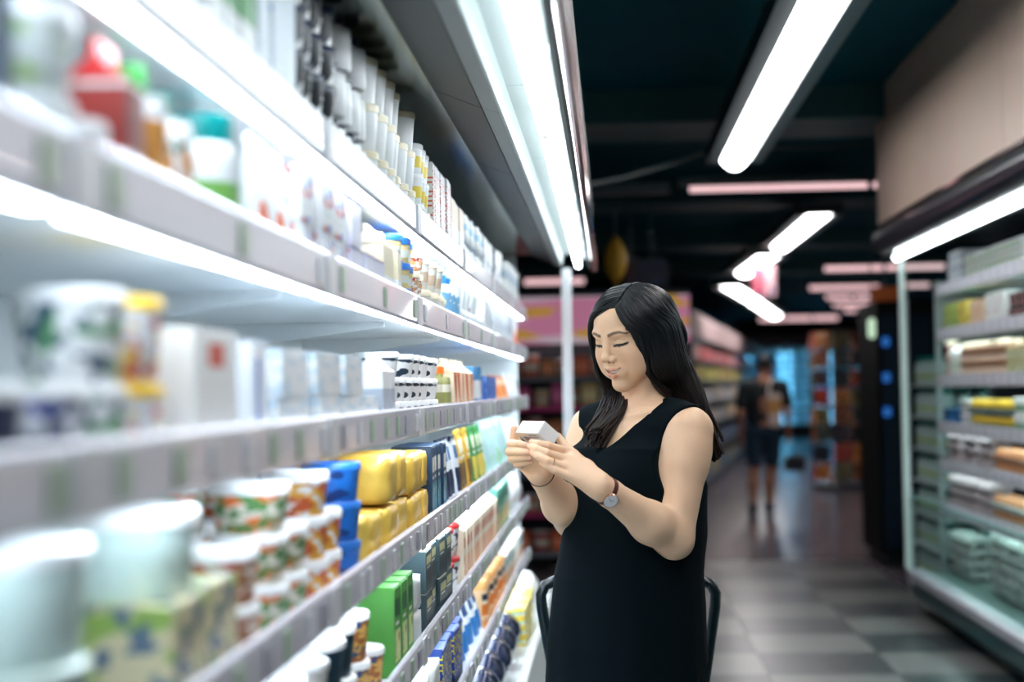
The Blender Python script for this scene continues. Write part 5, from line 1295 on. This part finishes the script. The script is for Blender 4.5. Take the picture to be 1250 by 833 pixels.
for dx_, L_ in ((0.35, 0.009), (1.9, 0.006)):
    d_ = ax * math.cos(dx_) + tan * math.sin(dx_); s_ = np.cross(nrm, d_); o_ = QW + nrm * (R_w + 0.0073); n = len(hb_.v)
    hb_.v += [wr(o_ + s_ * 0.0005), wr(o_ - s_ * 0.0005), wr(o_ - s_ * 0.0005 + d_ * L_), wr(o_ + s_ * 0.0005 + d_ * L_)]; hb_.f.append((n, n + 1, n + 2, n + 3))
obj('hands', hb_.mesh('hands'), mat('watch_hand', (120, 110, 110), 0.3), wt)
def ring_obj(nm, c, axis, R_, r_, m_, lab, cat):
    axis = axis / np.linalg.norm(axis); u = np.cross(axis, V3(0.3, 0.2, 0.9)); u /= np.linalg.norm(u); w = np.cross(axis, u)
    mb2 = MB(); N2, K2 = 28, 8
    for i in range(N2):
        a = 2 * math.pi * i / N2; o_ = u * math.cos(a) + w * math.sin(a)
        for k in range(K2):
            b = 2 * math.pi * k / K2; mb2.v.append(tuple(o_ * (R_ + r_ * math.cos(b)) + axis * r_ * math.sin(b)))
    for i in range(N2):
        for k in range(K2): mb2.f.append((i * K2 + k, i * K2 + (k + 1) % K2, ((i + 1) % N2) * K2 + (k + 1) % K2, ((i + 1) % N2) * K2 + k))
    o = obj(nm, mb2.mesh(nm, smooth=True), m_, None, tuple(c)); tag(o, lab, cat)
ring_obj('hair_tie', Er + (Wr - Er) * 0.93, Wr - Er, 0.0268, 0.0022, mat('elastic_black', (10, 14, 18), 0.6), 'black elastic hair tie round her right wrist', 'hair tie')
pr_, pm_ = PL['pip'][2], PL['mcp'][2]
ring_obj('finger_ring', pm_ + (pr_ - pm_) * 0.72, pr_ - pm_, 0.0094, 0.0011, mat('ring_gold', (230, 180, 120), 0.2, 1.0), 'thin gold ring on her left ring finger', 'ring')
# ------------------------------------------------------------------ the trolley behind her
TY = 3.76
tr = empty('shopping_trolley', (0.035, TY, 0)); tag(tr, 'black tube-framed basket trolley standing behind the woman', 'trolley')
M_tr = mat('trolley_black', (10, 30, 36), 0.28, coat=0.3)
zt = 0.915
def bend(s):
    return [(s * 0.12, 0.02, zt + 0.004), (s * 0.175, 0.01, zt + 0.002), (s * 0.198, 0.006, zt - 0.008), (s * 0.208, 0.003, zt - 0.03), (s * 0.206, 0.0, zt - 0.06), (s * 0.172, -0.0, zt - 0.27), (s * 0.165, 0.0, 0.14)]
for s in (-1, 1):
    obj('side_tube', MB().tube(bend(s), 0.0135, 10).mesh('side_tube', smooth=True), M_tr, tr)
obj('handle', MB().tube([(-0.125, 0.02, zt + 0.004), (0.125, 0.02, zt + 0.004)], 0.0155, 10).mesh('handle', smooth=True), M_tr, tr)
for zz in (0.78, 0.44, 0.16):
    obj('cross_bar', MB().tube([(-0.172, 0, zz), (0.172, 0, zz)], 0.008, 8), M_tr, tr)
for nm, z0, z1 in (('upper_basket', 0.50, 0.72), ('lower_basket', 0.18, 0.38)):
    b = MB()
    for zz in (z0, (z0 + z1) / 2, z1): b.tube([(-0.14, 0.02, zz), (0.14, 0.02, zz), (0.14, 0.42, zz), (-0.14, 0.42, zz), (-0.14, 0.02, zz)], 0.004, 6)
    for i in range(8):
        x = -0.14 + i * 0.04; b.tube([(x, 0.02, z1), (x, 0.02, z0), (x, 0.42, z0), (x, 0.42, z1)], 0.003, 5)
    for i in range(1, 10):
        y = 0.02 + i * 0.04; b.tube([(-0.14, y, z1), (-0.14, y, z0), (0.14, y, z0), (0.14, y, z1)], 0.003, 5)
    obj(nm, b, M_tr, tr)
for s in (-1, 1):
    obj('base_tube', MB().tube([(s * 0.165, 0.0, 0.14), (s * 0.165, 0.02, 0.12), (s * 0.16, 0.44, 0.12), (s * 0.16, 0.44, 0.7)], 0.011, 8), M_tr, tr)
    for yy in (0.03, 0.42):
        wl = MB(); wl.tube([(s * 0.165 - 0.012, yy, 0.045), (s * 0.165 + 0.012, yy, 0.045)], 0.045, 16)
        c = obj('castor', wl, mat('rubber', (20, 24, 28), 0.7), tr)
        obj('fork', MB().tube([(s * 0.165, yy, 0.05), (s * 0.165, yy, 0.125)], 0.008, 6), M_chrome, c)
# ------------------------------------------------------------------ the man walking away
MY = 16.9; MX = at(934, 560, MY).x
def mw(l, f, z): return V3(MX, MY, 0) + V3(-1, 0, 0) * l * 1.0 + V3(0.10, 0.995, 0) * f + V3(0, 0, z)      # l = his left
man = empty('person', (MX, MY, 0)); tag(man, 'man in black T-shirt and shorts walking away down the aisle', 'person')
def mpart(name, F, m_, h=0.012, col=None):
    c = V3(MX, MY, 0.85); me = surface_nets(F, c - V3(0.55, 0.6, 0.9), c + V3(0.55, 0.6, 0.95), h, name)
    if col is not None: paint(me, np.tile(np.array(lin(col)), (len(me.vertices), 1)))
    o = obj(name, me, m_, man); o.matrix_parent_inverse = Matrix.Translation(-Vector((MX, MY, 0))); return o
M_mskin = skin_mat('skin_tan')
B = Field()
B.ell(mw(-0.02, 0.02, 1.585), (0.072, 0.092, 0.11), 0.01); B.rc(mw(-0.01, 0.0, 1.40), mw(-0.02, 0.01, 1.52), 0.06, 0.055, 0.02)
for s in (-1, 1): B.ell(mw(-0.02 + s * 0.074, 0.02, 1.575), (0.012, 0.02, 0.032), 0.006)
B.chain([mw(0, 0, 0.95), mw(0, 0, 1.2), mw(0, 0, 1.38)], [0.13, 0.13, 0.10], 0.05)
B.chain([mw(0.20, 0, 1.36), mw(0.255, -0.03, 1.08), mw(0.25, 0.08, 0.84)], [0.055, 0.045, 0.032], 0.03)
B.chain([mw(-0.20, 0, 1.36), mw(-0.245, -0.04, 1.08), mw(-0.25, 0.10, 0.86)], [0.055, 0.045, 0.032], 0.03)
for s, zz, f in ((1, 0.78, 0.10), (-1, 0.80, 0.13)):
    B.ell(mw(s * 0.25, f, zz), (0.028, 0.042, 0.05), 0.02)
    for q in range(4): B.rc(mw(s * (0.25 - 0.006), f - 0.03 + q * 0.02, zz - 0.03), mw(s * (0.25 - 0.012), f - 0.025 + q * 0.02, zz - 0.095 + abs(q - 1) * 0.008), 0.010, 0.008, 0.006)
    B.rc(mw(s * (0.25 - 0.012), f + 0.035, zz + 0.01), mw(s * (0.25 - 0.02), f + 0.055, zz - 0.045), 0.012, 0.009, 0.008)
B.chain([mw(0.09, 0, 0.88), mw(0.115, 0.03, 0.50), mw(0.13, 0.0, 0.33), mw(0.14, -0.03, 0.09)], [0.085, 0.056, 0.058, 0.036], 0.03)
B.chain([mw(-0.09, 0, 0.88), mw(-0.06, 0.10, 0.50), mw(-0.045, 0.08, 0.33), mw(-0.035, 0.06, 0.09)], [0.085, 0.056, 0.058, 0.036], 0.03)
mpart('body', B, M_mskin, 0.009, (176, 124, 100))
T = Field(); T.ell(mw(0, 0, 1.22), (0.205, 0.135, 0.24), 0.02); T.ell(mw(0, 0, 1.02), (0.18, 0.13, 0.16), 0.05); T.rc(mw(0.17, 0, 1.355), mw(-0.17, 0, 1.355), 0.075, 0.075, 0.04)
T.rc(mw(0.20, 0, 1.35), mw(0.24, -0.02, 1.17), 0.075, 0.066, 0.02); T.rc(mw(-0.20, 0, 1.35), mw(-0.235, -0.02, 1.17), 0.075, 0.066, 0.02)
mpart('t_shirt', T, mat('tee_black', (10, 24, 30), 0.8), 0.011)
S = Field(); S.ell(mw(0, 0, 0.90), (0.18, 0.135, 0.13), 0.03); S.rc(mw(0.09, 0, 0.86), mw(0.115, 0.025, 0.56), 0.10, 0.082, 0.02); S.rc(mw(-0.09, 0, 0.86), mw(-0.07, 0.08, 0.56), 0.10, 0.082, 0.02)
mpart('shorts', S, mat('shorts_navy', (22, 50, 70), 0.8), 0.011)
Hh = Field(); Hh.ell(mw(-0.02, 0.012, 1.615), (0.082, 0.10, 0.098), 0.01); Hh.ell(mw(-0.02, 0.11, 1.56), (0.09, 0.09, 0.07), 0.01, '-')
mpart('hair', Hh, mat('man_hair', (14, 18, 22), 0.5), 0.009)
for (l, f) in ((0.142, -0.01), (-0.033, 0.09)):
    K = Field(); K.rc(mw(l, f - 0.06, 0.045), mw(l, f + 0.13, 0.04), 0.05, 0.042, 0.02); K.rc(mw(l, f - 0.05, 0.08), mw(l, f - 0.03, 0.06), 0.045, 0.045, 0.02)
    o = mpart('shoe', K, mat('trainer_dark', (16, 26, 34), 0.6), 0.009)
    v_ = coords(o.data); v_[:, 2] = np.maximum(v_[:, 2], 0.0); o.data.vertices.foreach_set('co', v_.astype(np.float32).ravel()); o.data.update()
# his shoulder bag and basket
bg = empty('shoulder_bag', tuple(mw(-0.11, -0.19, 0.93))); tag(bg, 'white and orange bag slung on the walking man\'s back', 'bag')
me = MB().box(-0.07, 0.07, -0.045, 0.045, 0.0, 0.36).mesh('pouch', bevel=0.02); obj('pouch', me, pmat((216, 196, 186), (206, 150, 84), None, 'band', band=(0.4, 0.8)), bg)
obj('strap', MB().tube([(-0.06, 0.04, 0.34), (-0.04, 0.05, 0.46), (0.0, 0.12, 0.52)], 0.015, 8), mat('strap_white', (224, 214, 206), 0.6), bg)
bk_ = empty('hand_basket', tuple(mw(-0.31, 0.16, 0.46))); tag(bk_, 'dark hand basket carried by the walking man', 'basket')
bb = MB()
for i in range(6): bb.box(-0.09, 0.09, -0.14 + i * 0.05, -0.12 + i * 0.05, 0.0, 0.14)
bb.box(-0.1, 0.1, -0.15, 0.15, -0.01, 0.0); bb.box(-0.1, -0.085, -0.15, 0.15, 0.0, 0.15); bb.box(0.085, 0.1, -0.15, 0.15, 0.0, 0.15)
obj('tub', bb, mat('basket_dark', (24, 30, 40), 0.5), bk_)
obj('handle', MB().tube([(0, -0.13, 0.14), (0, -0.1, 0.24), (0.03, -0.03, 0.262), (0, 0.1, 0.24), (0, 0.13, 0.14)], 0.009, 8), mat('basket_dark', (24, 30, 40), 0.5), bk_)
